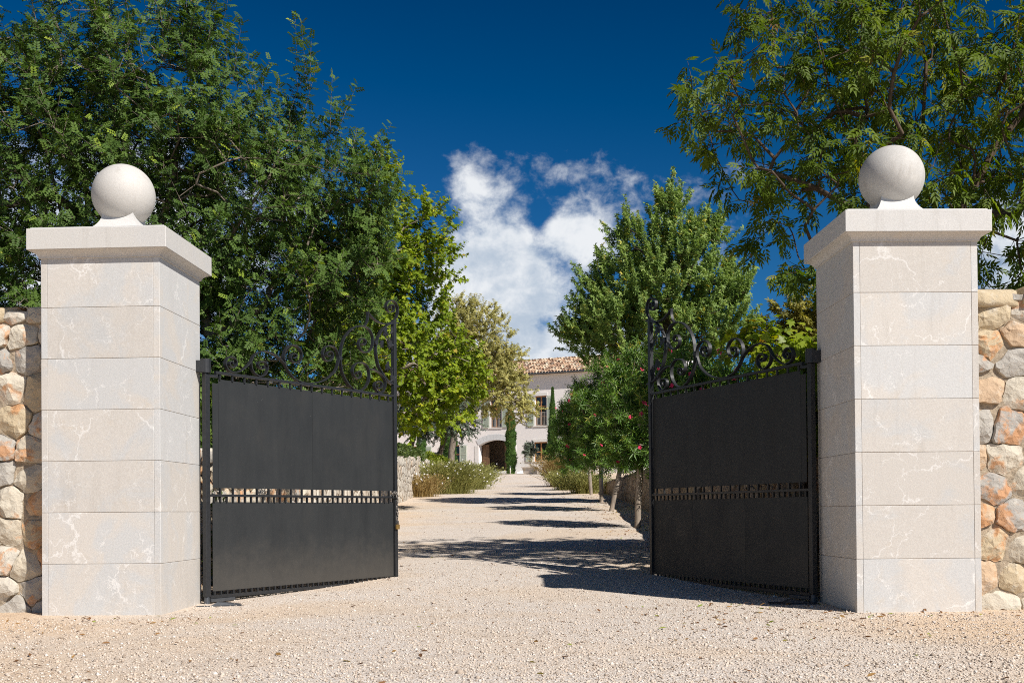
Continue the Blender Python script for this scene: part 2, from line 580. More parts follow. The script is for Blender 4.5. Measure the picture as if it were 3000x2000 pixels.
def m_sheet():
    m, t, b = new_mat('steel_sheet')
    v = coords(t, 5.0)
    mp_ = t.n('ShaderNodeMapping')
    mp_.inputs['Scale'].default_value = (1, 1, 0.18)
    t.l(v, mp_.inputs[0])
    n = t.noise(mp_.outputs[0], 7, 6, 0.65, 0.15)
    n2_ = t.noise(v, 2.5, 5, 0.6, 0.6)
    c = t.ramp(n.outputs[0], [(0.25, (0.019, 0.021, 0.0225)), (0.75, (0.029, 0.031, 0.032))])
    c = t.mix(t.math('MULTIPLY', t.smooth(n2_.outputs[0], 0.5, 0.8), 0.4), c, (0.036, 0.034, 0.031))
    tc_ = t.n('ShaderNodeTexCoord')
    sz = t.n('ShaderNodeSeparateXYZ')
    t.l(tc_.outputs['Object'], sz.inputs[0])
    dn = t.noise(v, 9, 6, 0.7)
    dust = t.math('MULTIPLY', t.math('SUBTRACT', 1.0, t.smooth(t.math('ADD', sz.outputs[2], t.math('MULTIPLY', t.math('SUBTRACT', dn.outputs[0], 0.5), 0.5)), 0.10, 0.62)), 0.30)
    c = t.mix(dust, c, (0.13, 0.112, 0.09))
    sp = t.noise(v, 60, 2, 0.5)
    c = t.mix(t.math('MULTIPLY', t.smooth(sp.outputs[0], 0.74, 0.8), 0.25), c, (0.2, 0.2, 0.19))
    t.l(c, b.inputs['Base Color'])
    t.l(t.ramp(n2_.outputs[0], [(0.3, 0.55), (0.7, 0.72)]), b.inputs['Roughness'])
    b.inputs['Specular IOR Level'].default_value = 0.35
    bump(t, b, n2_.outputs[0], 0.08, 0.01)
    return m


M['sheet'] = m_sheet()
M['brass'] = m_simple('brass', (0.45, 0.28, 0.09), 0.4, 0.5, 30, 0.2, 0.1, 0.002, metal=0.7)
M['chain'] = m_simple('zinc_chain', (0.22, 0.20, 0.18), 0.5, 0.5, 40, 0.3, 0.1, 0.002, metal=0.5)
M['galv'] = m_simple('galvanised', (0.075, 0.08, 0.088), 0.45, 0.5, 20, 0.2, 0.1, 0.003, metal=0.3)
M['render_wall'] = m_simple('pale_render', (0.80, 0.75, 0.72), 0.9, 0.2, 1.4, 0.05, 0.15, 0.01, nrough=0.7)
M['house_stone'] = m_simple('pale_house_stone', (0.70, 0.665, 0.63), 0.8, 0.25, 3, 0.06, 0.15, 0.01)
M['porch'] = m_simple('porch_plaster', (0.30, 0.22, 0.155), 0.9, 0.15, 3, 0.15, 0.1, 0.01)
M['arch'] = m_simple('grey_arch_stone', (0.60, 0.60, 0.60), 0.8, 0.25, 3, 0.08, 0.15, 0.01, rnd=7.0)
M['wood'] = m_simple('window_wood', (0.42, 0.19, 0.07), 0.5, 0.4, 12, 0.25, 0.1, 0.004, (1, 1, 0.15))
M['door_wood'] = m_simple('old_door_wood', (0.13, 0.07, 0.035), 0.6, 0.3, 10, 0.3, 0.2, 0.006, (1, 1, 0.15))
M['shutter'] = m_simple('green_shutter_paint', (0.42, 0.47, 0.38), 0.55, 0.35, 6, 0.08, 0.0)
M['rail'] = m_simple('grey_railing', (0.50, 0.46, 0.42), 0.5, 0.4, 10, 0.1, 0.0)
M['gutter'] = m_simple('dark_gutter', (0.10, 0.11, 0.12), 0.5, 0.4, 10, 0.15, 0.0)
M['bark_grey'] = m_simple('grey_bark', (0.20, 0.165, 0.13), 0.95, 0.1, 22, 0.45, 0.8, 0.02, (1, 1, 0.35))
M['bark_dark'] = m_simple('dark_bark', (0.095, 0.070, 0.050), 0.95, 0.1, 22, 0.4, 0.8, 0.02, (1, 1, 0.35))
M['bark_pale'] = m_simple('pale_bark', (0.30, 0.25, 0.20), 0.9, 0.1, 16, 0.35, 0.6, 0.01, (1, 1, 0.35))
M['terracotta'] = m_simple('stone_planter', (0.56, 0.49, 0.42), 0.85, 0.2, 6, 0.12, 0.2, 0.01)
M['cable'] = m_simple('black_cable', (0.02, 0.02, 0.022), 0.6, 0.3, 10, 0.1, 0.0)


def m_pane():
    m, t, b = new_mat('window_glass')
    b.inputs['Base Color'].default_value = (0.015, 0.017, 0.02, 1)
    b.inputs['Roughness'].default_value = 0.06
    b.inputs['Specular IOR Level'].default_value = 0.7
    return m


M['pane'] = m_pane()


def m_tiles():
    m, t, b = new_mat('roof_tiles')
    a = t.n('ShaderNodeAttribute', attribute_name='var')
    v = coords(t)
    n = t.noise(v, 5, 5, 0.7)
    c = t.ramp(a.outputs['Fac'], [(0.0, (0.15, 0.085, 0.055)), (0.3, (0.40, 0.23, 0.14)), (0.6, (0.58, 0.39, 0.25)), (0.85, (0.72, 0.58, 0.42)), (1.0, (0.24, 0.19, 0.15))])
    c = t.mix(t.math('MULTIPLY', t.smooth(n.outputs[0], 0.45, 0.7), 0.45), c, (0.20, 0.155, 0.12))
    t.l(c, b.inputs['Base Color'])
    b.inputs['Roughness'].default_value = 0.9
    return m


M['tiles'] = m_tiles()


def m_leaf(name, stops, trans=0.3, rough=0.45, spec=0.35):
    m, t, b = new_mat(name)
    a = t.n('ShaderNodeAttribute', attribute_name='var')
    c = t.ramp(a.outputs['Fac'], stops)
    t.l(c, b.inputs['Base Color'])
    b.inputs['Roughness'].default_value = rough
    b.inputs['Specular IOR Level'].default_value = spec
    tr = t.n('ShaderNodeBsdfTranslucent')
    hv = t.n('ShaderNodeHueSaturation')
    hv.inputs['Saturation'].default_value = 1.15
    hv.inputs['Value'].default_value = 1.5
    t.l(c, hv.inputs['Color'])
    t.l(hv.outputs[0], tr.inputs[0])
    mx = t.n('ShaderNodeMixShader')
    mx.inputs[0].default_value = trans
    t.l(b.outputs[0], mx.inputs[1])
    t.l(tr.outputs[0], mx.inputs[2])
    t.l(mx.outputs[0], m.node_tree.nodes['Material Output'].inputs[0])
    return m


M['carob'] = m_leaf('carob_leaf', [(0.0, (0.040, 0.071, 0.018)), (0.45, (0.073, 0.128, 0.027)), (0.85, (0.124, 0.190, 0.038)), (0.95, (0.214, 0.294, 0.038)), (1.0, (0.302, 0.353, 0.046))], 0.22, 0.5, 0.12)
M['plane'] = m_leaf('plane_leaf', [(0.0, (0.092, 0.140, 0.013)), (0.4, (0.179, 0.250, 0.019)), (0.75, (0.267, 0.335, 0.026)), (0.93, (0.432, 0.420, 0.033)), (1.0, (0.405, 0.280, 0.039))], 0.32, 0.5, 0.15)
M['pale'] = m_leaf('pale_leaf', [(0.0, (0.249, 0.237, 0.079)), (0.5, (0.434, 0.405, 0.144)), (0.9, (0.578, 0.527, 0.201)), (1.0, (0.551, 0.378, 0.101))], 0.3, 0.55, 0.2)
M['ash'] = m_leaf('ash_leaf', [(0.0, (0.038, 0.066, 0.010)), (0.45, (0.090, 0.138, 0.017)), (0.85, (0.165, 0.215, 0.028)), (0.96, (0.27, 0.26, 0.035)), (1.0, (0.15, 0.07, 0.03))], 0.34, 0.5, 0.15)
M['tallash'] = m_leaf('tall_ash_leaf', [(0.0, (0.102, 0.168, 0.048)), (0.5, (0.225, 0.316, 0.086)), (0.88, (0.342, 0.418, 0.119)), (1.0, (0.656, 0.498, 0.086))], 0.3, 0.5, 0.15)
M['backtree'] = m_leaf('back_tree_leaf', [(0.0, (0.11, 0.11, 0.022)), (0.5, (0.22, 0.20, 0.036)), (1.0, (0.36, 0.30, 0.055))], 0.3, 0.5, 0.2)
M['oleander'] = m_leaf('oleander_leaf', [(0.0, (0.046, 0.094, 0.018)), (0.5, (0.113, 0.208, 0.036)), (0.88, (0.227, 0.342, 0.057)), (1.0, (0.404, 0.392, 0.064))], 0.25, 0.38, 0.3)
M['vine'] = m_leaf('vine_leaf', [(0.0, (0.136, 0.204, 0.015)), (0.6, (0.248, 0.315, 0.025)), (0.9, (0.336, 0.340, 0.030)), (1.0, (0.320, 0.187, 0.030))], 0.42)
M['cypress'] = m_leaf('cypress_spray', [(0.0, (0.034, 0.078, 0.021)), (0.6, (0.075, 0.149, 0.034)), (1.0, (0.138, 0.218, 0.048))], 0.12, 0.6, 0.15)
M['olive'] = m_leaf('grey_green_leaf', [(0.0, (0.060, 0.082, 0.055)), (0.6, (0.118, 0.150, 0.102)), (1.0, (0.204, 0.240, 0.174))], 0.2)
M['grass'] = m_leaf('dry_grass_green', [(0.0, (0.130, 0.135, 0.040)), (0.5, (0.270, 0.275, 0.085)), (1.0, (0.430, 0.400, 0.160))], 0.3, 0.6, 0.15)
M['grass_tan'] = m_leaf('dry_grass_tan', [(0.0, (0.18, 0.12, 0.045)), (0.5, (0.33, 0.235, 0.09)), (1.0, (0.47, 0.37, 0.18))], 0.3, 0.6, 0.15)
M['hedge'] = m_leaf('groundcover_leaf', [(0.0, (0.040, 0.070, 0.016)), (0.6, (0.085, 0.125, 0.028)), (1.0, (0.15, 0.19, 0.04))], 0.2)
M['shrub'] = m_leaf('yellow_shrub_leaf', [(0.0, (0.10, 0.15, 0.015)), (0.6, (0.21, 0.26, 0.025)), (1.0, (0.36, 0.36, 0.04))], 0.3)
M['litter'] = m_leaf('fallen_leaf', [(0.0, (0.11, 0.055, 0.028)), (0.5, (0.24, 0.12, 0.05)), (0.8, (0.34, 0.20, 0.07)), (0.92, (0.30, 0.33, 0.07)), (1.0, (0.22, 0.30, 0.05))], 0.15, 0.7, 0.2)
M['petal'] = m_simple('pink_petal', (0.72, 0.045, 0.13), 0.6, 0.2, 20, 0.15, 0.0)
M['white_petal'] = m_simple('white_petal', (0.80, 0.77, 0.74), 0.7, 0.2, 20, 0.08, 0.0)

# ------------------------------------------------------------------ terrain
ys = [-1500, -400, -100, -30, -10] + [-5 + i for i in range(13)] + [8.4 + 0.2 * i for i in range(13)] + list(np.arange(12, 82.5, 3.5)) + [82.8 + 0.2 * i for i in range(13)] + [90, 100, 130, 200, 400, 900, 2200]


def sheet(name, xs, dz, mat, y0=-1e9, y1=1e9, kind='structure', zf=None):
    Y = sorted(set([y for y in ys if y0 < y < y1] + [y for y in (y0, y1) if abs(y) < 1e8]))
    V, F = [], []
    for y in Y:
        for x in xs:
            V.append((x, y, (zf(x, y) if zf else gz(y)) + dz))
    n = len(xs)
    for j in range(len(Y) - 1):
        for i in range(n - 1):
            F.append((j * n + i, j * n + i + 1, (j + 1) * n + i + 1, (j + 1) * n + i))
    return tag(obj(name, V, F, mat), kind=kind)


sheet('ground', [-2200, -600, -150, -40, -15, 0, 15, 40, 150, 600, 2200], -0.06, M['soil'])
sheet('gravel_forecourt', [-22, -10, -3, 0, 3, 10, 22], 0.0, M['gravel'], -12, 9.9)
sheet('gravel_driveway', [-3.6, -2, 0, 1.5, 3.3], 0.0, M['gravel'], 9.9, 46)
sheet('gravel_courtyard', [-30, -12, -3.6, -2, 0, 1.5, 3.3, 12, 24], 0.0, M['gravel'], 46, 95)
# raised garden beds behind the two retaining walls
sheet('garden_bank_left', [-40, -18, -8, -4.2, -3.55], 1.05, M['soil'], 9.9, 60, zf=lambda x, y: gz(y) if y < 52 else gz(y) - (y - 52) / 8 * 1.0)
sheet('garden_bank_right', [3.45, 4.2, 8, 18, 40], 0.0, M['soil'], 9.6, 60, zf=lambda x, y: max(1.55, gz(y) + 0.02))
# far hills
V, F = [], []
hn = 80
for j, (dist, hh) in enumerate(((500, 0.0), (620, 0.45), (800, 1.0), (1100, 0.6), (1500, 0.0))):
    for i in range(hn + 1):
        a = -75 + 150 * i / hn
        prof = 62 * math.exp(-((a + 26) / 17) ** 2) + 34 * math.exp(-((a - 40) / 22) ** 2) + 9 + 5 * math.sin(a * 0.31) + 3 * math.sin(a * 0.9 + 1)
        prof *= 1 - 0.82 * math.exp(-((a - 3) / 7) ** 2)
        V.append((dist * math.sin(R(a)), dist * math.cos(R(a)), -2 + prof * hh * 1.15))
for j in range(4):
    for i in range(hn):
        F.append((j * (hn + 1) + i, j * (hn + 1) + i + 1, (j + 1) * (hn + 1) + i + 1, (j + 1) * (hn + 1) + i))
tag(obj('hills', V, F, m_simple('far_hillside', (0.155, 0.150, 0.085), 0.95, 0.05, 0.03, 0.35, 0.4, 4.0), smooth=True), kind='structure')


# ------------------------------------------------------------------ gate pillars
def pillar(corner, ang, side, label, wdt=0.9452):
    """corner: the near corner next to the opening; side -1: pillar lies to the left of it"""
    ca, sa = math.cos(ang), math.sin(ang)
    # pillar centre
    cx = corner[0] + side * wdt / 2 * ca - wdt / 2 * sa
    cy = corner[1] + side * wdt / 2 * sa + wdt / 2 * ca
    root = empty('gate_pillar', (cx, cy, 0), ang)
    tag(root, label, 'pillar', 'gate pillars')
    h, T = wdt / 2, 0.05
    MB().box(-h + 0.005, h - 0.005, -h + 0.005, h - 0.005, -0.05, 2.785).build('core', M['mortar'], root)
    g = 0.0012
    courses = [(0.4 * k, 0.4 * (k + 1)) for k in range(6)] + [(2.4, 2.79)]
    cache = {}
    for z0, z1 in courses:
        hh = round(z1 - z0, 3)
        if z0 == 0: hh = 0.42
        for q in range(4):
            key = (hh, q % 2)
            if key not in cache:
                if q % 2 == 0:
                    cache[key] = MB().cbox(-h + T + g / 2, h - T - g / 2, -T / 2, T / 2, -hh / 2 + g, hh / 2 - g, 0.0025)
                else:
                    cache[key] = MB().cbox(-h, h, -T / 2, T / 2, -hh / 2 + g, hh / 2 - g, 0.0025)
                cache[key] = mesh('stone_slab', cache[key].V, cache[key].F, M['slab'])
            a = q * PI / 2
            jit = random.uniform(-0.0008, 0.0008)
            link('stone_slab', cache[key], root, (math.sin(a) * (h - T / 2 + jit), -math.cos(a) * (h - T / 2 + jit), z1 - hh / 2), (0, 0, a))
    # moulding (cavetto) under the cap, slab and lip
    V, F = [], []
    prof = [(h - 0.01, 2.783), (h + 0.012, 2.785), (h + 0.014, 2.797), (h + 0.022, 2.812), (h + 0.040, 2.828), (h + 0.062, 2.838), (h + 0.070, 2.8395)]
    for (r_, z_) in prof:
        V += [(-r_, -r_, z_), (r_, -r_, z_), (r_, r_, z_), (-r_, r_, z_)]
    for k in range(len(prof) - 1):
        for i in range(4):
            F.append((k * 4 + i, k * 4 + (i + 1) % 4, (k + 1) * 4 + (i + 1) % 4, (k + 1) * 4 + i))
    F += [(3, 2, 1, 0), tuple(range(len(prof) * 4 - 4, len(prof) * 4))]
    obj('cap_moulding', V, F, M['cap'], root)
    c = h + 0.08
    MB().cbox(-c, c, -c, c, 2.84, 3.004, 0.004).build('cap_slab', M['cap'], root)
    c2 = c - 0.022
    MB().cbox(-c2, c2, -c2, c2, 3.0045, 3.016, 0.003).build('cap_lip', M['cap'], root)
    # flared square foot of the ball
    V, F = [], []
    N = 12
    for k in range(N + 1):
        tt = k / N
        r_ = 0.128 + 0.17 * (1 - tt) ** 2.1
        V += [(-r_, -r_, 3.017 + 0.215 * tt), (r_, -r_, 3.017 + 0.215 * tt), (r_, r_, 3.017 + 0.215 * tt), (-r_, r_, 3.017 + 0.215 * tt)]
    for k in range(N):
        for i in range(4):
            F.append((k * 4 + i, k * 4 + (i + 1) % 4, (k + 1) * 4 + (i + 1) % 4, (k + 1) * 4 + i))
    F += [(3, 2, 1, 0), tuple(range(N * 4, N * 4 + 4))]
    obj('ball_foot', V, F, M['cap'], root)
    V, F = [(0, 0, 0.252)], []
    nu, nv = 64, 32
    for j in range(1, nv):
        for i in range(nu):
            a, b_ = 2 * PI * i / nu, PI * j / nv
            V.append((0.252 * math.sin(b_) * math.cos(a), 0.252 * math.sin(b_) * math.sin(a), 0.252 * math.cos(b_)))
    V.append((0, 0, -0.252))
    for i in range(nu):
        F.append((0, 1 + i, 1 + (i + 1) % nu))
        F.append((len(V) - 1, 1 + (nv - 2) * nu + (i + 1) % nu, 1 + (nv - 2) * nu + i))
    for j in range(nv - 2):
        for i in range(nu):
            F.append((1 + j * nu + i, 1 + (j + 1) * nu + i, 1 + (j + 1) * nu + (i + 1) % nu, 1 + j * nu + (i + 1) % nu))
    obj('ball_finial', V, F, M['ball'], root, True, (0, 0, 3.402), (0.2, 0.1, side))
    return root


pillar((-2.7273, 8.739), -0.0549, -1, 'square pale limestone gate pillar with ball finial, beside the sunlit gate leaf on the left')
pillar((2.5783, 8.448), 0.0212, 1, 'square pale limestone gate pillar with greyer ball finial, beside the shaded gate leaf on the right')


# ------------------------------------------------------------------ rubble stone walls
def cells(W, H, sw, sh, rs):
    """irregular stone outlines covering the rectangle W x H"""
    pts = []
    z, row = 0.0, 0
    while z < H:
        hh = sh * rs.uniform(0.75, 1.35)
        x = -rs.uniform(0, sw)
        while x < W:
            ww = sw * rs.uniform(0.6, 1.5)
            pts.append((x + ww / 2, z + hh / 2 + rs.uniform(-0.28, 0.28) * sh))
            x += ww
        z += hh
    P = np.array(pts)
    asp = np.array([1.0, sw / sh * 0.95])
    out = []
    for i, p in enumerate(P):
        poly = [np.array(q) for q in ((0, 0), (W, 0), (W, H), (0, H))]
        d = (P - p) * asp
        order = np.argsort((d ** 2).sum(1))[1:18]
        for j in order:
            nrm = (P[j] - p) * asp ** 2
            mid = (P[j] + p) / 2
            new = []
            for a in range(len(poly)):
                A, B = poly[a], poly[(a + 1) % len(poly)]
                da, db = (A - mid) @ nrm, (B - mid) @ nrm
                if da <= 0: new.append(A)
                if da * db < 0: new.append(A + (B - A) * (da / (da - db)))
            poly = new
            if len(poly) < 3: break
        if len(poly) >= 3:
            Q = np.array(poly)
            area = 0.5 * abs(np.sum(Q[:, 0] * np.roll(Q[:, 1], -1) - Q[:, 1] * np.roll(Q[:, 0], -1)))
            if area > 0.03 * sw * sh: out.append(Q)
    return out


def stone_mesh(Q, rs, gap, proud, detail=True):
    c = Q.mean(0)
    # corner cutting for a rounded rubble outline
    for fr in ((0.09, 0.91),):
        nq = []
        for a in range(len(Q)):
            A, B = Q[a], Q[(a + 1) % len(Q)]
            nq += [A * (1 - fr[0]) + B * fr[0], A * (1 - fr[1]) + B * fr[1]]
        Q = np.array(nq)
    if detail:                                              # ragged edges
        nq = []
        for a in range(len(Q)):
            A, B = Q[a], Q[(a + 1) % len(Q)]
            nq.append(A)
            m_ = int(np.linalg.norm(B - A) / 0.05)
            for q in range(1, m_ + 1):
                t = q / (m_ + 1)
                nq.append(A * (1 - t) + B * t + rs.normal(0, 0.006, 2))
        Q = np.array(nq)
    keep = [0]
    for a in range(1, len(Q)):
        if np.linalg.norm(Q[a] - Q[keep[-1]]) > 0.02: keep.append(a)
    Q = Q[keep]
    d = Q - c
    L = np.linalg.norm(d, axis=1, keepdims=True)
    Q = c + d * np.maximum(0.3, (L - gap * rs.uniform(0.7, 1.5, (len(Q), 1))) / L)
    n = len(Q)
    d = Q - c
    K = rs.integers(4, 7)
    ext = np.abs(d).max()
    pl_n = rs.normal(0, 0.34, (K, 2))
    pl_a = rs.uniform(0.0, 0.55, K) * proud + np.abs(pl_n).sum(1) * ext * 0.16
    pl_n[0] *= 0.3; pl_a[0] = proud * 0.15
    def face(x, z):
        return float(min(proud * 0.3, np.min(pl_a + pl_n @ np.array([x, z])) - proud * 0.2)) + proud * 0.10 * math.sin(31 * x + pl_a[0] * 900) * math.sin(27 * z + pl_a[1] * 700)
    V, F = [], []
    edge = ((1.0, -0.10), (1.0, proud * 0.4), (0.965, proud * 0.82)) if detail else ((1.0, -0.08), (1.0, proud * 0.35), (0.95, proud * 0.85))
    for k, (sc_, y) in enumerate(edge):
        for a in range(n):
            q = d[a] * sc_
            w = 0 if k == 0 else face(q[0], q[1]) * (0.5, 0.5, 1.0)[k] + rs.normal(0, 0.05) * proud
            V.append((q[0], -(y + w), q[1]))
    for k in range(2):
        for a in range(n):
            F.append((k * n + a, k * n + (a + 1) % n, (k + 1) * n + (a + 1) % n, (k + 1) * n + a))
    # broken front face over scattered points
    rim = [Vector((v[0], v[2])) for v in V[2 * n:]]
    g_ = 0.042 if detail else 0.075
    ins = []
    x_ = d[:, 0].min() + g_ * 0.5
    while x_ < d[:, 0].max():
        z_ = d[:, 1].min() + g_ * 0.5
        while z_ < d[:, 1].max():
            p = np.array([x_, z_]) + rs.uniform(-0.38, 0.38, 2) * g_
            ang_ = np.arctan2(*(p[::-1]))
            sides = [(d[(a + 1) % n] - d[a])[0] * (p - d[a])[1] - (d[(a + 1) % n] - d[a])[1] * (p - d[a])[0] for a in range(n)]
            if (min(sides) > 0 or max(sides) < 0) and np.min(np.linalg.norm(d * 0.965 - p, axis=1)) > g_ * 0.45: ins.append(Vector(p))
            z_ += g_
        x_ += g_
    vo_, _, fo_, ov, _, _ = delaunay_2d_cdt(rim + ins, [], [list(range(n))], 1, 1e-5)
    idx_ = []
    for i_, v in enumerate(vo_):
        o_ = ov[i_][0] if ov[i_] else -1
        if 0 <= o_ < n:
            idx_.append(2 * n + o_)
        else:
            V.append((v.x, -(proud + face(v.x, v.y) + rs.normal(0, 0.07) * proud), v.y))
            idx_.append(len(V) - 1)
    for f in fo_:
        q = [idx_[i_] for i_ in f]
        if len(set(q)) == len(q): F.append(tuple(q))
    return c, V, F


def rubble_wall(label, p0, p1, H, sw, sh, seed, mat_='rubble', thick=0.45, gap=0.0045, proud=0.036, z0=-0.06, slope=0.0, back=True, detail=True, top=None, name='stone_wall'):
    """face runs from p0 to p1 (seen with p0 on the left); stones on the face, fill behind"""
    rs = np.random.default_rng(seed)
    dx, dy = p1[0] - p0[0], p1[1] - p0[1]
    L = math.hypot(dx, dy)
    ang = math.atan2(dy, dx)
    root = empty(name, (p0[0], p0[1], 0), ang)
    tag(root, label, 'wall', 'rough stone walls')
    cs = math.cos(math.atan(slope))
    V = [(0, 0.008, z0), (L, 0.008, z0 + slope * L), (L, thick, z0 + slope * L), (0, thick, z0), (0, 0.008, z0 + H - 0.05), (L, 0.008, z0 + slope * L + H - 0.05), (L, thick, z0 + slope * L + H - 0.05), (0, thick, z0 + H - 0.05)]
    obj('wall_fill', V, [(0, 3, 2, 1), (4, 5, 6, 7), (0, 1, 5, 4), (1, 2, 6, 5), (2, 3, 7, 6), (3, 0, 4, 7)], M['wall_mortar'], root)
    for Q in cells(L, H, sw, sh, rs):
        c, V, F = stone_mesh(Q, rs, gap, proud, detail)
        o = obj('stone', V, F, M[mat_], root, False)
        o.location = (c[0], 0.0, z0 + c[1] + slope * c[0])
        o.rotation_euler = (0, -math.atan(slope), 0)
    # coping stones over the fill
    x = 0.0
    while x < L - 0.05:
        w = min(rs.uniform(0.28, 0.5), L - x)
        Q = np.array([(0, 0), (w, 0), (w, 0.16), (0, 0.16)]) + rs.uniform(-0.02, 0.02, (4, 2))
        c, V, F = stone_mesh(Q + np.array([x, 0]), rs, gap, 0.05, False)
        V = [(v[0], v[1] + (thick * 0.9 if v[1] > 0.05 else 0.0), v[2] * 0.9) for v in V]
        o = obj('stone', V, F, M[mat_], root, True)
        o.location = (c[0], 0.0, z0 + H - 0.02 + slope * c[0] + rs.uniform(-0.02, 0.015))
        x += w
    return root


# front walls: their faces stand a little behind the pillar faces
rubble_wall('rubble stone wall with dark shadow band, left of the ball-topped pillar on the left', (-6.9, 9.28), (-3.66, 9.06), 2.49, 0.25, 0.215, 3)
rubble_wall('sunlit rubble stone wall right of the right-hand pillar', (3.535, 8.60), (6.9, 8.78), 2.47, 0.29, 0.215, 8)
# walls along the drive, behind the gate
rl = rubble_wall('low sunlit stone wall along the left edge of the drive', (-3.02, 9.72), (-3.08, 17.0), 1.32, 0.30, 0.2, 21, thick=0.5, slope=S_DRIVE, z0=-0.03, detail=False)

def plain_wall(parent, pts, thick, side, mat_, name='wall_section'):
    """far stretch of a drive wall: one weathered, uneven body; pts = (x, y, z_bottom, z_top)"""
    V, F = [], []
    rows = 7
    for (x, y, zb, zt) in pts:
        for k in range(rows):
            f = k / (rows - 1)
            wob = 0.02 * math.sin(y * 0.9 + k * 0.7) + 0.012 * math.sin(y * 1.9 + k * 1.3)
            V.append((x + side * (wob + 0.03 * f), y, zb + (zt - zb) * f + (0.03 * math.sin(y * 3.7) if k == rows - 1 else 0)))
        V.append((x + side * thick, y, zt + 0.02 * math.sin(y * 2.7)))
        V.append((x + side * thick, y, zb))
    n = rows + 2
    for i in range(len(pts) - 1):
        for k in range(n - 1):
            f = (i * n + k, i * n + k + 1, (i + 1) * n + k + 1, (i + 1) * n + k)
            F.append(f if side > 0 else f[::-1])
    F += [tuple(range(n)), tuple(range((len(pts) - 1) * n, len(pts) * n))[::-1]]
    o = obj(name, V, F, mat_, smooth=True)
    if parent is not None:
        o.parent = parent
        o.matrix_parent_inverse = parent.matrix_basis.inverted()
    return o


rw = rubble_wall('shaded stone wall behind the dark right-hand gate leaf', (2.98, 15.2), (2.80, 9.46), 1.80, 0.30, 0.2, 33, 'rubble_brown_shade', thick=0.5, z0=-0.06, detail=False)
lp = [(-3.08 - 0.0, y, gz(y) - 0.1, gz(y) + 1.27 - max(0, (y - 38) * 0.03)) for y in np.arange(17.0, 47.6, 0.75)]
plain_wall(rl, lp, 0.5, -1, M['wall_plain'])
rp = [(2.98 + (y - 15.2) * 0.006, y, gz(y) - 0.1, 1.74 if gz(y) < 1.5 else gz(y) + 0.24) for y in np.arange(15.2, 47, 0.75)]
plain_wall(rw, rp, 0.5, 1, M['wall_brown_shade'])

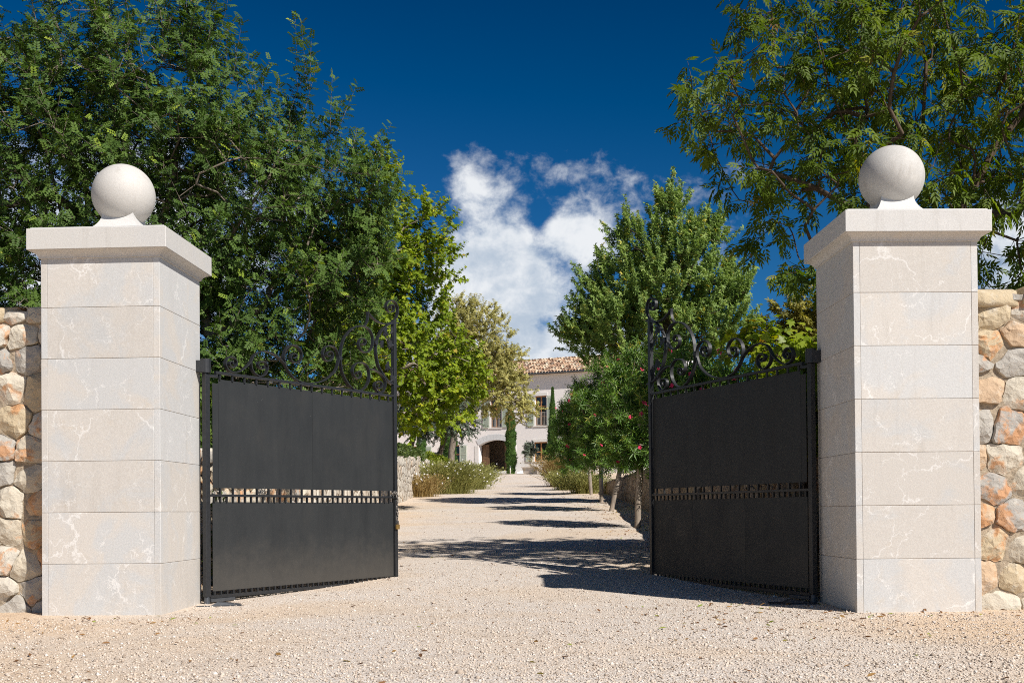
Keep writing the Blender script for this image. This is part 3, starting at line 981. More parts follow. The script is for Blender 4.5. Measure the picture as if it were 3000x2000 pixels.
# ------------------------------------------------------------------ wrought iron gate leaves
SCROLLS = [
    [(0.298,2.099), (0.307,2.11), (0.296,2.121), (0.274,2.115), (0.265,2.095), (0.284,2.077), (0.317,2.072), (0.345,2.092), (0.351,2.121), (0.329,2.151), (0.291,2.163), (0.252,2.151), (0.225,2.115), (0.225,2.075), (0.262,2.038), (0.328,2.028), (0.383,2.042), (0.44,2.073), (0.491,2.111), (0.525,2.148), (0.554,2.193), (0.6,2.228), (0.67,2.25), (0.729,2.255), (0.8,2.242), (0.872,2.216), (0.944,2.172), (0.98,2.129), (1.029,2.077), (1.091,2.04), (1.166,2.019), (1.216,2.013), (1.285,2.014), (1.412,2.033), (1.512,2.068), (1.593,2.117), (1.665,2.178), (1.702,2.251), (1.707,2.306), (1.692,2.353), (1.657,2.39), (1.606,2.404), (1.555,2.401), (1.505,2.372), (1.479,2.321), (1.494,2.276), (1.533,2.253), (1.584,2.259), (1.625,2.297), (1.62,2.337), (1.585,2.35), (1.549,2.336), (1.534,2.311), (1.559,2.297), (1.579,2.309)],
    [(0.525,2.148), (0.528,2.107), (0.542,2.071), (0.576,2.041), (0.627,2.023), (0.674,2.03), (0.709,2.054), (0.73,2.09), (0.728,2.128), (0.699,2.154), (0.658,2.158), (0.623,2.146), (0.611,2.124), (0.628,2.101), (0.657,2.091), (0.686,2.1), (0.684,2.119), (0.657,2.118)],
    [(0.968,2.162), (0.95,2.195), (0.945,2.241), (0.963,2.291), (1.001,2.33), (1.057,2.352), (1.113,2.35), (1.157,2.327), (1.182,2.286), (1.178,2.241), (1.149,2.205), (1.111,2.19), (1.068,2.194), (1.037,2.217), (1.037,2.247), (1.062,2.27), (1.093,2.273), (1.112,2.26), (1.102,2.242), (1.08,2.239)],
    [(2.065,2.48), (2.097,2.47), (2.125,2.502), (2.098,2.532), (2.049,2.526), (2.018,2.488), (2.021,2.447), (2.058,2.409), (2.124,2.397), (2.185,2.42), (2.23,2.472), (2.242,2.53), (2.231,2.586), (2.187,2.637), (2.116,2.66), (2.028,2.655), (1.931,2.621), (1.846,2.558), (1.787,2.488), (1.755,2.415), (1.744,2.359), (1.733,2.288), (1.743,2.221), (1.768,2.154), (1.809,2.096), (1.872,2.04), (1.946,2.008), (2.011,2.003), (2.087,2.024), (2.142,2.071), (2.176,2.131), (2.177,2.202), (2.155,2.25), (2.101,2.283), (2.024,2.285), (1.959,2.261), (1.921,2.212), (1.926,2.163), (1.969,2.129), (2.012,2.126), (2.045,2.154), (2.034,2.188), (2.002,2.192), (1.98,2.172), (1.996,2.16)],
    [(2.549,2.904), (2.526,2.912), (2.538,2.936), (2.579,2.942), (2.596,2.911), (2.572,2.875), (2.514,2.863), (2.473,2.886), (2.468,2.936), (2.503,2.974), (2.562,2.99), (2.621,2.974), (2.656,2.92), (2.649,2.853), (2.607,2.795), (2.536,2.753), (2.431,2.726), (2.317,2.737), (2.239,2.766), (2.189,2.794), (2.164,2.813)],
    [(2.666,2.767), (2.571,2.75), (2.477,2.719), (2.39,2.657), (2.327,2.577), (2.292,2.493), (2.289,2.421), (2.302,2.351), (2.329,2.282), (2.38,2.222), (2.442,2.167), (2.517,2.123), (2.658,2.096)],
    [(2.099,2.658), (2.144,2.699), (2.166,2.755), (2.164,2.813)],
    [(2.172,2.23), (2.244,2.237), (2.323,2.22), (2.391,2.187), (2.436,2.134), (2.435,2.069), (2.4,2.022), (2.354,2.005), (2.298,2.021), (2.265,2.061), (2.276,2.101), (2.322,2.12), (2.373,2.114), (2.384,2.079), (2.355,2.051), (2.315,2.054), (2.304,2.079), (2.338,2.089)],
]



def strip(pts, w, th, per=4):
    """flat iron bar bent on edge: pts in the leaf plane (u, v), width w across the leaf"""
    P = spline(pts, per)
    V, F = [], []
    for i, p in enumerate(P):
        d = P[min(i + 1, len(P) - 1)] - P[max(i - 1, 0)]
        d = d / (np.linalg.norm(d) + 1e-9)
        n = np.array([-d[1], d[0]]) * th / 2
        a, b = p + n, p - n
        V += [(a[0], -w / 2, a[1]), (a[0], w / 2, a[1]), (b[0], w / 2, b[1]), (b[0], -w / 2, b[1])]
    for i in range(len(P) - 1):
        for k in range(4):
            F.append((i * 4 + k, i * 4 + (k + 1) % 4, (i + 1) * 4 + (k + 1) % 4, (i + 1) * 4 + k))
    m = len(P) * 4 - 4
    F += [(3, 2, 1, 0), (m, m + 1, m + 2, m + 3)]
    return V, F


def vine_leaf_shape(r, th=0.004):
    out = []
    lobes = [(0, .25), (20, .62), (38, .95), (55, .62), (75, .72), (95, 1.05), (115, .7), (140, .72), (160, .95), (180, 1.12)]
    ring = [(a, q) for a, q in lobes] + [(360 - a, q) for a, q in lobes[-2:0:-1]]
    pts = [(q * r * math.sin(R(a)), -q * r * math.cos(R(a)) * -1.0) for a, q in ring]
    pts = [(x, -z) for x, z in pts]
    n = len(pts)
    V = [(x, -th / 2 - 0.25 * r * (abs(x) / r) ** 1.5 * 0.6, z) for x, z in pts] + [(0, -th / 2 - 0.01, 0)] + [(x, th / 2 - 0.25 * r * (abs(x) / r) ** 1.5 * 0.6, z) for x, z in pts] + [(0, th / 2, 0)]
    F = [(i, (i + 1) % n, n) for i in range(n)] + [(n + 1 + (i + 1) % n, n + 1 + i, 2 * n + 1) for i in range(n)]
    F += [((i + 1) % n, i, n + 1 + i, n + 1 + (i + 1) % n) for i in range(n)]
    return V, F


def gate_leaf(hinge, free, label, seams_up, seams_low, flip):
    L = math.hypot(free[0] - hinge[0], free[1] - hinge[1])
    s = L / 2.618
    root = empty('gate_leaf', (hinge[0], hinge[1], 0), math.atan2(free[1] - hinge[1], free[0] - hinge[0]))
    tag(root, label, 'gate', 'gate leaves')
    f = -1 if flip else 1          # local -y is the side that faces the road on the left leaf
    I = M['iron']
    e = 2.592 * s                  # free post
    MB().cbox(-0.024, 0.024, -0.024, 0.024, 0.075, 1.985, 0.002).build('hinge_post', I, root)
    MB().cbox(e - 0.022, e + 0.022, -0.022, 0.022, 0.045, 2.80, 0.002).build('free_post', I, root)
    MB().cyl((0, 0, 1.987), (0, 0, 2.105), 0.044, n=20).build('hinge_collar', I, root, False)
    # bracket tying the collar to the pillar
    ang = -root.rotation_euler.z
    bx = MB()
    tgt = (-0.11, 0.0) if not flip else (0.11, 0.0)
    c_, s_ = math.cos(ang), math.sin(ang)
    for z0, z1 in ((1.99, 2.09),):
        q = []
        for (px, py) in ((0, -0.045), (0, 0.045), (tgt[0], 0.045), (tgt[0], -0.045)):
            q.append((px * c_ - py * s_, px * s_ + py * c_))
        V = [(x, y, z0) for x, y in q] + [(x, y, z1) for x, y in q]
        bx.add(V, [(0, 3, 2, 1), (4, 5, 6, 7), (0, 1, 5, 4), (1, 2, 6, 5), (2, 3, 7, 6), (3, 0, 4, 7)])
    bx.build('hinge_bracket', I, root)
    MB().cyl((0, 0, -0.01), (0, 0, 0.074), 0.030, 0.022, n=14).build('pivot', M['galv'], root)
    MB().cbox(0.0245, 0.30, -0.030, 0.030, 0.028, 0.056, 0.003).build('pivot_arm', M['galv'], root)
    # horizontal rails
    for nm, z0, z1, x0 in (('bottom_rail', 0.057, 0.085, 0.0245), ('middle_rail', 0.929, 0.951, 0.0245), ('top_rail', 1.988, 2.012, 0.105)):
        MB().cbox(x0, e - 0.0225, -0.017, 0.017, z0, z1, 0.0015).build(nm, I, root)
    jog = MB()
    jog.box(0.0245, 0.1045, -0.012, 0.012, 1.955, 1.978)
    jog.build('rail_jog', I, root)
    MB().box(0.105, 0.125, -0.013, 0.013, 1.9555, 1.987).build('rail_jog', I, root)
    # sheet panels, split at the seams
    t = 0.003
    yp = 0.004 * f
    def panel(x0, x1, z0, z1):
        MB().box(x0, x1, yp - t / 2, yp + t / 2, z0, z1).build('sheet_panel', M['sheet'], root)
    ups = [0.142 * s] + [q * s for q in seams_up] + [2.566 * s]
    MB().box(0.075, 0.1405 * s, yp - t / 2, yp + t / 2, 1.005, 1.908).build('sheet_panel', M['sheet'], root)
    for a, b in zip(ups[:-1], ups[1:]): panel(a + 0.001, b - 0.001, 1.005, 1.945)
    lows = [0.07] + [q * s for q in seams_low] + [2.566 * s]
    for a, b in zip(lows[:-1], lows[1:]): panel(a + 0.001, b - 0.001, 0.118, 0.884)
    # short square bars
    def barmesh(h): 
        m_ = MB().box(-0.008, 0.008, -0.008, 0.008, 0, h)
        return mesh('bar', m_.V, m_.F, I)
    bt, bm1, bm2, bb = barmesh(0.049), barmesh(0.054), barmesh(0.046), barmesh(0.034)
    for i in range(17):
        u = (0.157 + 0.1458 * i) * s
        link('bar', bt, root, (u, 0, 1.939))
        link('bar', bm1, root, (u, 0, 0.951))
    for i in range(34):
        u = (0.084 + 0.0729 * i) * s
        link('bar', bm2, root, (u, 0, 0.883))
        link('bar', bb, root, (u, 0, 0.085))
    # scrollwork
    for k, pts in enumerate(SCROLLS):
        V, F = strip([(u * s, v + 0.008 * (u - 1.0)) for u, v in pts], 0.036 if k != 6 else 0.03, 0.010 if k not in (5,) else 0.014)
        obj('scroll', V, F, I, root)
    MB().box(2.588 * s, e + 0.02, -0.016, 0.016, 2.762, 2.776).build('scroll_strap', I, root)
    for (u, v, r_) in ((1.728, 2.303, 0.022), (2.287, 2.524, 0.026)):
        MB().cyl((u * s, -0.022, v), (u * s, 0.022, v), r_, n=14).build('collar', I, root, False)
    # grape leaves, bunches and tendril in the top corner
    for i, (u, v, r_, rz) in enumerate(((2.447, 2.645, .060, .3), (2.575, 2.672, .052, -.5), (2.372, 2.520, .050, .7), (2.535, 2.520, .052, -.2), (2.472, 2.291, .062, .2), (2.565, 2.170, .056, -.6))):
        V, F = vine_leaf_shape(r_)
        obj('vine_leaf', V, F, I, root, False, (u * s, -0.004 * (i % 3), v), (0.15, rz, 0.2 * (-1) ** i))
    for (u, v) in ((2.485, 2.598), (2.54, 2.292)):
        gb = MB()
        for j in range(14):
            a = j * 2.4
            zz = -0.005 * j
            rr = 0.018 * (1 - j / 20)
            p = Vector((u * s + rr * math.cos(a), rr * math.sin(a) * 0.6 - 0.01, v + zz))
            gb.cyl(p - Vector((0, 0, .006)), p + Vector((0, 0, .006)), 0.0075, 0.006, 6)
        gb.build('grape_bunch', I, root)
    V, F = strip([(2.36 * s, 2.396), (2.485 * s, 2.415), (2.58 * s, 2.475), (2.588 * s, 2.543), (2.52 * s, 2.60), (2.46 * s, 2.66)], 0.006, 0.006)
    obj('tendril', V, F, I, root)
    return root


GL = gate_leaf((-2.6092, 9.6186), (-1.2147, 11.8342), 'open black iron gate leaf with sunlit grey sheet panels and scrolls, on the left', [1.336], [], False)
GR = gate_leaf((2.4885, 9.3287), (1.4597, 11.849), 'open black iron gate leaf with dark shaded sheet panels and scrolls, on the right', [1.50], [0.95, 1.82], True)


# chain wound round the free post of the left leaf, and its padlock
def leaf_pt(root, u, y, v):
    return root.matrix_basis @ Vector((u, y, v))


bpy.context.view_layer.update()
ch = empty('chain', leaf_pt(GL, 2.59, -0.03, 0.70), GL.rotation_euler.z)
tag(ch, 'short rusty grey chain hanging from the free post of the left gate leaf', 'chain')
ring = MB()
nl = 10
cp = []
for k in range(nl):
    a = 2 * PI * k / nl
    for j in range(5):
        b = 2 * PI * j / 5
        ring.V.append(((0.011 + 0.0038 * math.cos(b)) * math.cos(a), 0.0038 * math.sin(b), (0.019 + 0.0038 * math.cos(b)) * math.sin(a)))
for k in range(nl):
    for j in range(5):
        ring.F.append((k * 5 + j, ((k + 1) % nl) * 5 + j, ((k + 1) % nl) * 5 + (j + 1) % 5, k * 5 + (j + 1) % 5))
lk = mesh('chain_link', ring.V, ring.F, M['chain'], True)
for k in range(9):
    link('chain_link', lk, ch, (0.006 * math.sin(k * 1.3), -0.004 + 0.003 * (k % 2), 0.245 - 0.029 * k), (0, 0.15 * math.sin(k), (k % 2) * PI / 2))
for k in range(7):
    a = PI * (0.1 + 1.0 * k / 6)
    link('chain_link', lk, ch, (-0.045 - 0.035 * math.cos(a), -0.010 + 0.003 * (k % 2), 0.26 + 0.03 * math.sin(a)), (0, PI / 2 + 0.9 * math.cos(a), (k % 2) * PI / 2))
pd = empty('padlock', leaf_pt(GL, 2.59, -0.036, 0.63), GL.rotation_euler.z)
tag(pd, 'small brass padlock hanging at the end of the gate chain', 'padlock')
MB().cbox(-0.026, 0.026, -0.011, 0.011, -0.024, 0.026, 0.004).build('lock_body', M['brass'], pd)
MB().tube([(-0.016, 0, 0.0265), (-0.016, 0, 0.05), (-0.010, 0, 0.064), (0, 0, 0.068), (0.010, 0, 0.064), (0.016, 0, 0.05), (0.016, 0, 0.0265)], 0.0045, 6).build('shackle', M['galv'], pd, True)

# floor plates of the gate motors
for (x, y, rz, lab) in ((-2.46, 9.53, 0.12, 'flat grey steel motor cover in the gravel under the left gate leaf hinge'), (2.30, 9.26, -0.12, 'flat grey steel motor cover in the gravel under the right gate leaf hinge')):
    r_ = empty('motor_cover', (x, y, 0), rz)
    tag(r_, lab, 'cover plate', 'gate motor covers')
    MB().cbox(-0.20, 0.20, -0.13, 0.13, -0.04, 0.012, 0.003).build('plate', M['galv'], r_)
    V = [(-0.08, -0.09, 0.013), (0.17, -0.09, 0.013), (0.17, 0.09, 0.013), (-0.08, 0.09, 0.013), (-0.03, -0.06, 0.042), (0.13, -0.06, 0.020), (0.13, 0.06, 0.020), (-0.03, 0.06, 0.042)]
    obj('lid', V, [(0, 3, 2, 1), (4, 5, 6, 7), (0, 1, 5, 4), (1, 2, 6, 5), (2, 3, 7, 6), (3, 0, 4, 7)], M['galv'], r_)

# ------------------------------------------------------------------ the villa
TH = R(24)
HX, HY, HZ = -1.237, 84.0, 3.66
house = empty('villa', (HX, HY, HZ), -TH)     # local x along the facade, local -y towards the gate
tag(house, 'pale two-storey villa with arched doorway and tiled roof beyond the drive', 'house')
TW0, TW1, DEP, EAVE = -17.0, 14.0, 9.4, 7.30
wins = []       # (t0, t1, z0, z1, kind)
for tc_ in (-7.3, -3.55, 0.1, 3.72, 7.3, 10.9): wins.append((tc_ - 0.44, tc_ + 0.44, 3.42, 5.60, 'tall'))
for tc_ in (-13.5, -10.0, -6.5, -3.5, 3.68, 7.3, 10.9): wins.append((tc_ - 0.52, tc_ + 0.52, 0.80, 2.22, 'low'))
ARCH = (-1.34, 1.40, 0.0, 2.13, 2.50)         # jambs, floor, springing, crown
xs_ = sorted(set([TW0, TW1, ARCH[0], ARCH[1]] + [w[0] for w in wins] + [w[1] for w in wins]))
zs_ = sorted(set([-0.3, EAVE, ARCH[4]] + [w[2] for w in wins] + [w[3] for w in wins]))
wall = MB()
for i in range(len(xs_) - 1):
    for k in range(len(zs_) - 1):
        cx_, cz_ = (xs_[i] + xs_[i + 1]) / 2, (zs_[k] + zs_[k + 1]) / 2
        if any(w[0] < cx_ < w[1] and w[2] < cz_ < w[3] for w in wins): continue
        if ARCH[0] < cx_ < ARCH[1] and cz_ < ARCH[4]: continue
        wall.add([(xs_[i], 0, zs_[k]), (xs_[i + 1], 0, zs_[k]), (xs_[i + 1], 0, zs_[k + 1]), (xs_[i], 0, zs_[k + 1])], [(0, 1, 2, 3)])
for (a, b, c, d, _) in wins:                    # reveals
    wall.add([(a, 0, c), (b, 0, c), (b, 0, d), (a, 0, d), (a, 0.28, c), (b, 0.28, c), (b, 0.28, d), (a, 0.28, d)], [(0, 4, 5, 1), (1, 5, 6, 2), (2, 6, 7, 3), (3, 7, 4, 0)])
# arched head of the doorway
ax, bx_, hw = (ARCH[0] + ARCH[1]) / 2, (ARCH[1] - ARCH[0]) / 2, ARCH[4] - ARCH[3]
rad = (bx_ ** 2 + hw ** 2) / (2 * hw)
def arc_z(x): return ARCH[4] - rad + math.sqrt(max(0, rad ** 2 - (x - ax) ** 2))
N = 24
ap = [(ARCH[0] + (ARCH[1] - ARCH[0]) * i / N) for i in range(N + 1)]
for i in range(N):
    x0, x1 = ap[i], ap[i + 1]
    wall.add([(x0, 0, arc_z(x0)), (x1, 0, arc_z(x1)), (x1, 0, ARCH[4]), (x0, 0, ARCH[4])], [(0, 1, 2, 3)])
    wall.add([(x0, 0, arc_z(x0)), (x1, 0, arc_z(x1)), (x1, 0.5, arc_z(x1)), (x0, 0.5, arc_z(x0))], [(3, 2, 1, 0)])
for x, s_ in ((ARCH[0], 1), (ARCH[1], -1)):
    f_ = (0, 1, 2, 3) if s_ > 0 else (3, 2, 1, 0)
    wall.add([(x, 0, -0.3), (x, 0.5, -0.3), (x, 0.5, ARCH[3]), (x, 0, ARCH[3])], [f_])
# other sides
wall.add([(TW0, 0, -.3), (TW1, 0, -.3), (TW1, DEP, -.3), (TW0, DEP, -.3), (TW0, 0, EAVE), (TW1, 0, EAVE), (TW1, DEP, EAVE), (TW0, DEP, EAVE)], [(1, 2, 6, 5), (2, 3, 7, 6), (3, 0, 4, 7)])
RISE = 1.62
wall.add([(TW0, 0, EAVE), (TW0, DEP, EAVE), (TW0, DEP / 2, EAVE + RISE)], [(2, 1, 0)])
wall.add([(TW1, 0, EAVE), (TW1, DEP, EAVE), (TW1, DEP / 2, EAVE + RISE)], [(0, 1, 2)])
wall.build('wall', M['render_wall'], house)
# porch behind the arch
pr = MB()
pr.box(-2.2, 2.2, 3.2, 3.3, -0.1, 3.1)
pr.box(-2.3, -2.2, 0.5, 3.3, -0.1, 3.1)
pr.box(2.2, 2.3, 0.5, 3.3, -0.1, 3.1)
pr.box(-2.3, 2.3, 0.5, 3.3, 3.1, 3.2)
pr.build('porch', M['porch'], house)
MB().cbox(-1.9, 2.4, -0.9, 3.2, -0.25, 0.13, 0.01).build('doorstep', M['house_stone'], house)
MB().cbox(-1.9, 2.4, -1.35, -0.905, -0.25, 0.02, 0.01).build('doorstep', M['house_stone'], house)
for x0, x1 in ((-1.30, -0.72), (0.55, 1.36)):
    d_ = MB().cbox(x0, x1, 0.52, 0.58, 0.135, 2.2, 0.01).build('door', M['door_wood'], house)
    MB().cbox(x0 + 0.1, x1 - 0.1, 0.505, 0.5195, 0.3, 1.0, 0.005).build('door_panel', M['door_wood'], d_)
    MB().cbox(x0 + 0.1, x1 - 0.1, 0.505, 0.5195, 1.15, 2.0, 0.005).build('door_panel', M['door_wood'], d_)
# stone arch blocks
nb = 11
for i in range(nb):
    V = []
    for yy in (-0.03, 0.02):
        for (ro) in (rad, rad + 0.44):
            for q in (i + 0.015, i + 0.985):
                a0 = math.asin(bx_ / rad)
                a = -a0 + 2 * a0 * q / nb
                V.append((ax + ro * math.sin(a), yy, ARCH[4] - rad + ro * math.cos(a)))
    obj('arch_stone', V, [(0, 1, 3, 2), (4, 6, 7, 5), (0, 4, 5, 1), (2, 3, 7, 6), (0, 2, 6, 4), (1, 5, 7, 3)], M['arch'], house)
for x0, x1 in ((ARCH[0] - 0.35, ARCH[0] - 0.002), (ARCH[1] + 0.002, ARCH[1] + 0.35)):
    for z0, z1 in ((0, 0.55), (0.555, 1.05), (1.055, 1.6), (1.605, ARCH[3] - 0.02)):
        MB().cbox(x0, x1, -0.028, 0.02, z0 - (0.25 if z0 == 0 else 0), z1, 0.006).build('jamb_stone', M['house_stone'], house)
for x0, x1 in ((TW0, ARCH[0] - 0.36), (ARCH[1] + 0.36, TW1)):
    MB().box(x0, x1, -0.025, 0.01, -0.3, 0.80).build('plinth', M['house_stone'], house)


def shutter(parent, x, z0, z1, hs, w):
    """shutter leaf opened back against the wall; hs = -1 left, 1 right"""
    fr = MB()
    x0, x1 = (x - w, x) if hs < 0 else (x, x + w)
    y0, y1 = -0.085, -0.045
    fr.box(x0, x0 + 0.06, y0, y1, z0, z1)
    fr.box(x1 - 0.06, x1, y0, y1, z0, z1)
    mid = z0 + (z1 - z0) * 0.5
    for a, b in ((z0, z0 + 0.16), (mid - 0.04, mid + 0.04), (z1 - 0.08, z1)): fr.box(x0 + 0.0605, x1 - 0.0605, y0, y1, a, b)
    s_ = fr.build('shutter', M['shutter'], parent)
    sl = MB()
    z = z0 + 0.19
    while z < z1 - 0.11:
        if abs(z - mid) > 0.07:
            V = [(x0 + 0.061, y0 + 0.006, z), (x1 - 0.061, y0 + 0.006, z), (x1 - 0.061, y1 - 0.006, z + 0.035), (x0 + 0.061, y1 - 0.006, z + 0.035),
                 (x0 + 0.061, y0 + 0.006, z + 0.008), (x1 - 0.061, y0 + 0.006, z + 0.008), (x1 - 0.061, y1 - 0.006, z + 0.043), (x0 + 0.061, y1 - 0.006, z + 0.043)]
            sl.add(V, [(0, 3, 2, 1), (4, 5, 6, 7), (0, 1, 5, 4), (1, 2, 6, 5), (2, 3, 7, 6), (3, 0, 4, 7)])
        z += 0.05
    sl.build('louvres', M['shutter'], parent)


for (a, b, c, d, kind) in wins:
    fr = MB()
    y0, y1 = 0.14, 0.20
    mid = (a + b) / 2
    for x0, x1 in ((a, a + 0.07), (b - 0.07, b), (mid - 0.05, mid + 0.05)): fr.box(x0, x1, y0, y1, c, d)
    cuts = [c, c + (d - c) * (0.38 if kind == 'tall' else 0.5), d] if kind == 'low' else [c, c + (d - c) * 0.32, c + (d - c) * 0.66, d]
    for z in cuts:
        z = min(max(z, c + 0.035), d - 0.035)
        fr.box(a + 0.0705, mid - 0.0505, y0, y1, z - 0.035, z + 0.035)
        fr.box(mid + 0.0505, b - 0.0705, y0, y1, z - 0.035, z + 0.035)
    wn_ = fr.build('window', M['wood'], house)
    for x0, x1 in ((a + 0.07, mid - 0.05), (mid + 0.05, b - 0.07)):
        for z0, z1 in zip(cuts[:-1], cuts[1:]):
            MB().box(x0, x1, 0.165, 0.172, z0 + 0.03, z1 - 0.03).build('pane', M['pane'], wn_)
    MB().box(a, b, 0.30, 0.32, c, d).build('dark_interior', M['door_wood'], wn_)
    MB().cbox(a - 0.13, b + 0.13, -0.035, 0.02, d + 0.012, d + 0.235, 0.006).build('lintel', M['house_stone'], wn_)
    MB().cbox(a - 0.10, b + 0.10, -0.07, 0.13, c - 0.07, c - 0.002, 0.006).build('sill', M['house_stone'], wn_)
    w_ = 0.5 if kind == 'tall' else 0.53
    shutter(wn_, a - 0.10, c + 0.0, d - 0.04, -1, w_)
    shutter(wn_, b + 0.10, c + 0.0, d - 0.04, 1, w_)
    if kind == 'tall':
        rr = MB()
        rr.box(a + 0.002, b - 0.002, 0.02, 0.045, c + 0.95, c + 0.985)
        rr.box(a + 0.002, b - 0.002, 0.02, 0.045, c + 0.05, c + 0.075)
        for q in range(8):
            x = a + 0.06 + (b - a - 0.12) * q / 7
            rr.box(x - 0.009, x + 0.009, 0.0245, 0.0405, c + 0.0755, c + 0.9495)
        rr.build('railing', M['rail'], wn_)

# roof: deck, rows of barrel tiles, gutter
OH = 0.36
slope = RISE / (DEP / 2)
def roof_z(y): return EAVE + 0.06 + (DEP / 2 - abs(y - DEP / 2)) * slope
rf = MB()
V = []
for x in (TW0 - 0.3, TW1 + 0.3):
    V += [(x, -OH, roof_z(-OH)), (x, DEP / 2, roof_z(DEP / 2)), (x, DEP + OH, roof_z(DEP + OH)), (x, DEP + OH, roof_z(DEP + OH) - 0.12), (x, DEP / 2, roof_z(DEP / 2) - 0.12), (x, -OH, roof_z(-OH) - 0.12)]
rf.add(V, [(0, 1, 7, 6), (1, 2, 8, 7), (2, 3, 9, 8), (3, 4, 10, 9), (4, 5, 11, 10), (5, 0, 6, 11), (0, 5, 4, 1), (1, 4, 3, 2), (6, 7, 10, 11), (7, 8, 9, 10)])
roof = rf.build('roof', M['tiles'], house)
pitch_ = 0.235
nx = int((TW1 - TW0 + 0.5) / pitch_)
ny = 10
Vt, Lt, vt = [], [], []
rs = np.random.default_rng(4)
half = math.hypot(DEP / 2 + OH, RISE)
seg = 6
base_n = 0
for side in (0, 1):
    for i in range(nx):
        x = TW0 - 0.22 + i * pitch_
        for j in range(ny):
            y0_ = -OH + (DEP / 2 + OH) * j / ny - 0.05
            y1_ = -OH + (DEP / 2 + OH) * (j + 1) / ny + 0.03
            dv = rs.normal(0, 0.008, 3)
            for (yy, rr_, lift) in ((y0_, 0.098, 0.035), (y1_, 0.080, 0.0)):
                for k in range(seg + 1):
                    a = PI * k / seg
                    yq = yy if side == 0 else DEP - yy
                    Vt.append((x + rr_ * math.cos(a) + dv[0], yq, roof_z(yy) + rr_ * 0.85 * math.sin(a) + lift + dv[1]))
            vv = rs.random()
            vt += [vv] * (2 * (seg + 1))
            for k in range(seg):
                f_ = [base_n + k, base_n + seg + 1 + k, base_n + seg + 2 + k, base_n + k + 1]
                Lt += f_ if side == 0 else f_[::-1]
            base_n += 2 * (seg + 1)
tl = link('roof_tiles', mesh_np('roof_tiles', np.array(Vt), Lt, [4] * (len(Lt) // 4), M['tiles'], True, vt), roof)
tl['kind'] = 'stuff'
gt = MB()
prof = [(-OH - 0.01 - 0.075 + 0.075 * math.cos(a), 0.0 - 0.075 * math.sin(a)) for a in np.linspace(0, PI, 9)]
gzv = roof_z(-OH) - 0.02
V = [(TW0 - 0.3, y, gzv + z) for y, z in prof] + [(TW1 + 0.3, y, gzv + z) for y, z in prof]
gt.add(V, [(i, i + 1, 9 + i + 1, 9 + i) for i in range(8)])
gt.build('gutter', M['gutter'], house)
MB().box(TW0 - 0.25, TW1 + 0.25, -OH + 0.03, -0.001, EAVE - 0.10, EAVE - 0.02).build('eave_board', M['house_stone'], house)

# low garden light at the foot of the doorway cypress
bl = empty('bollard_light', (-0.10, 79.3, gz(79.3)), 0)
tag(bl, 'short grey bollard light at the foot of the doorway cypress', 'bollard')
MB().cyl((0, 0, -0.05), (0, 0, 0.46), 0.045, 0.045, 10).build('post', M['rail'], bl, True)
MB().cyl((0, 0, 0.461), (0, 0, 0.58), 0.060, 0.050, 10).build('lamp_head', M['gutter'], bl, True)

# stone planter with a small standard olive, right of the doorway
px_, py_ = 1.31, 79.6
pz_ = gz(py_)
pl = empty('planter', (px_, py_, pz_), -TH)
tag(pl, 'square pale stone planter against the villa, right of the arched doorway', 'planter')
V = []
for r_, z_ in ((0.36, 0.0), (0.44, 0.42), (0.50, 0.43), (0.50, 0.50), (0.41, 0.50), (0.40, 0.44)):
    V += [(-r_, -r_, z_), (r_, -r_, z_), (r_, r_, z_), (-r_, r_, z_)]
F = [(3, 2, 1, 0), (20, 21, 22, 23)]
for k in range(5):
    for i in range(4): F.append((k * 4 + i, k * 4 + (i + 1) % 4, (k + 1) * 4 + (i + 1) % 4, (k + 1) * 4 + i))
obj('pot', V, F, M['terracotta'], pl)
MB().box(-0.398, 0.398, -0.398, 0.398, 0.441, 0.455).build('soil', M['earth_fill'], pl)

# ------------------------------------------------------------------ vegetation generators
def leaflet6(base, ang, ln, wd, fold=0.12, droop=0.12):
    """pointed oval with a fold along its midrib: 6 points, two quads"""
    c, s = math.cos(ang), math.sin(ang)
    loc = [(0, 0, 0), (0.34 * ln, wd / 2, fold * wd), (0.74 * ln, wd * 0.38, fold * wd - droop * ln * 0.5), (ln, 0, -droop * ln), (0.74 * ln, -wd * 0.38, fold * wd - droop * ln * 0.5), (0.34 * ln, -wd / 2, fold * wd)]
    V = [(base[0] + x * c - y * s, base[1] + x * s + y * c, base[2] + z) for x, y, z in loc]
    return V, [(0, 5, 4, 3), (0, 3, 2, 1)]


def leaflet4(base, ang, ln, wd, fold=0.15, droop=0.15, mid=0.42):
    c, s = math.cos(ang), math.sin(ang)
    loc = [(0, 0, 0), (mid * ln, wd / 2, fold * wd), (ln, 0, -droop * ln), (mid * ln, -wd / 2, fold * wd)]
    V = [(base[0] + x * c - y * s, base[1] + x * s + y * c, base[2] + z) for x, y, z in loc]
    return V, [(0, 3, 2), (0, 2, 1)]


def template(parts):
    V, F = [], []
    for v, f in parts:
        b = len(V)
        V += v
        F += [tuple(i + b for i in q) for q in f]
    return np.array(V), F


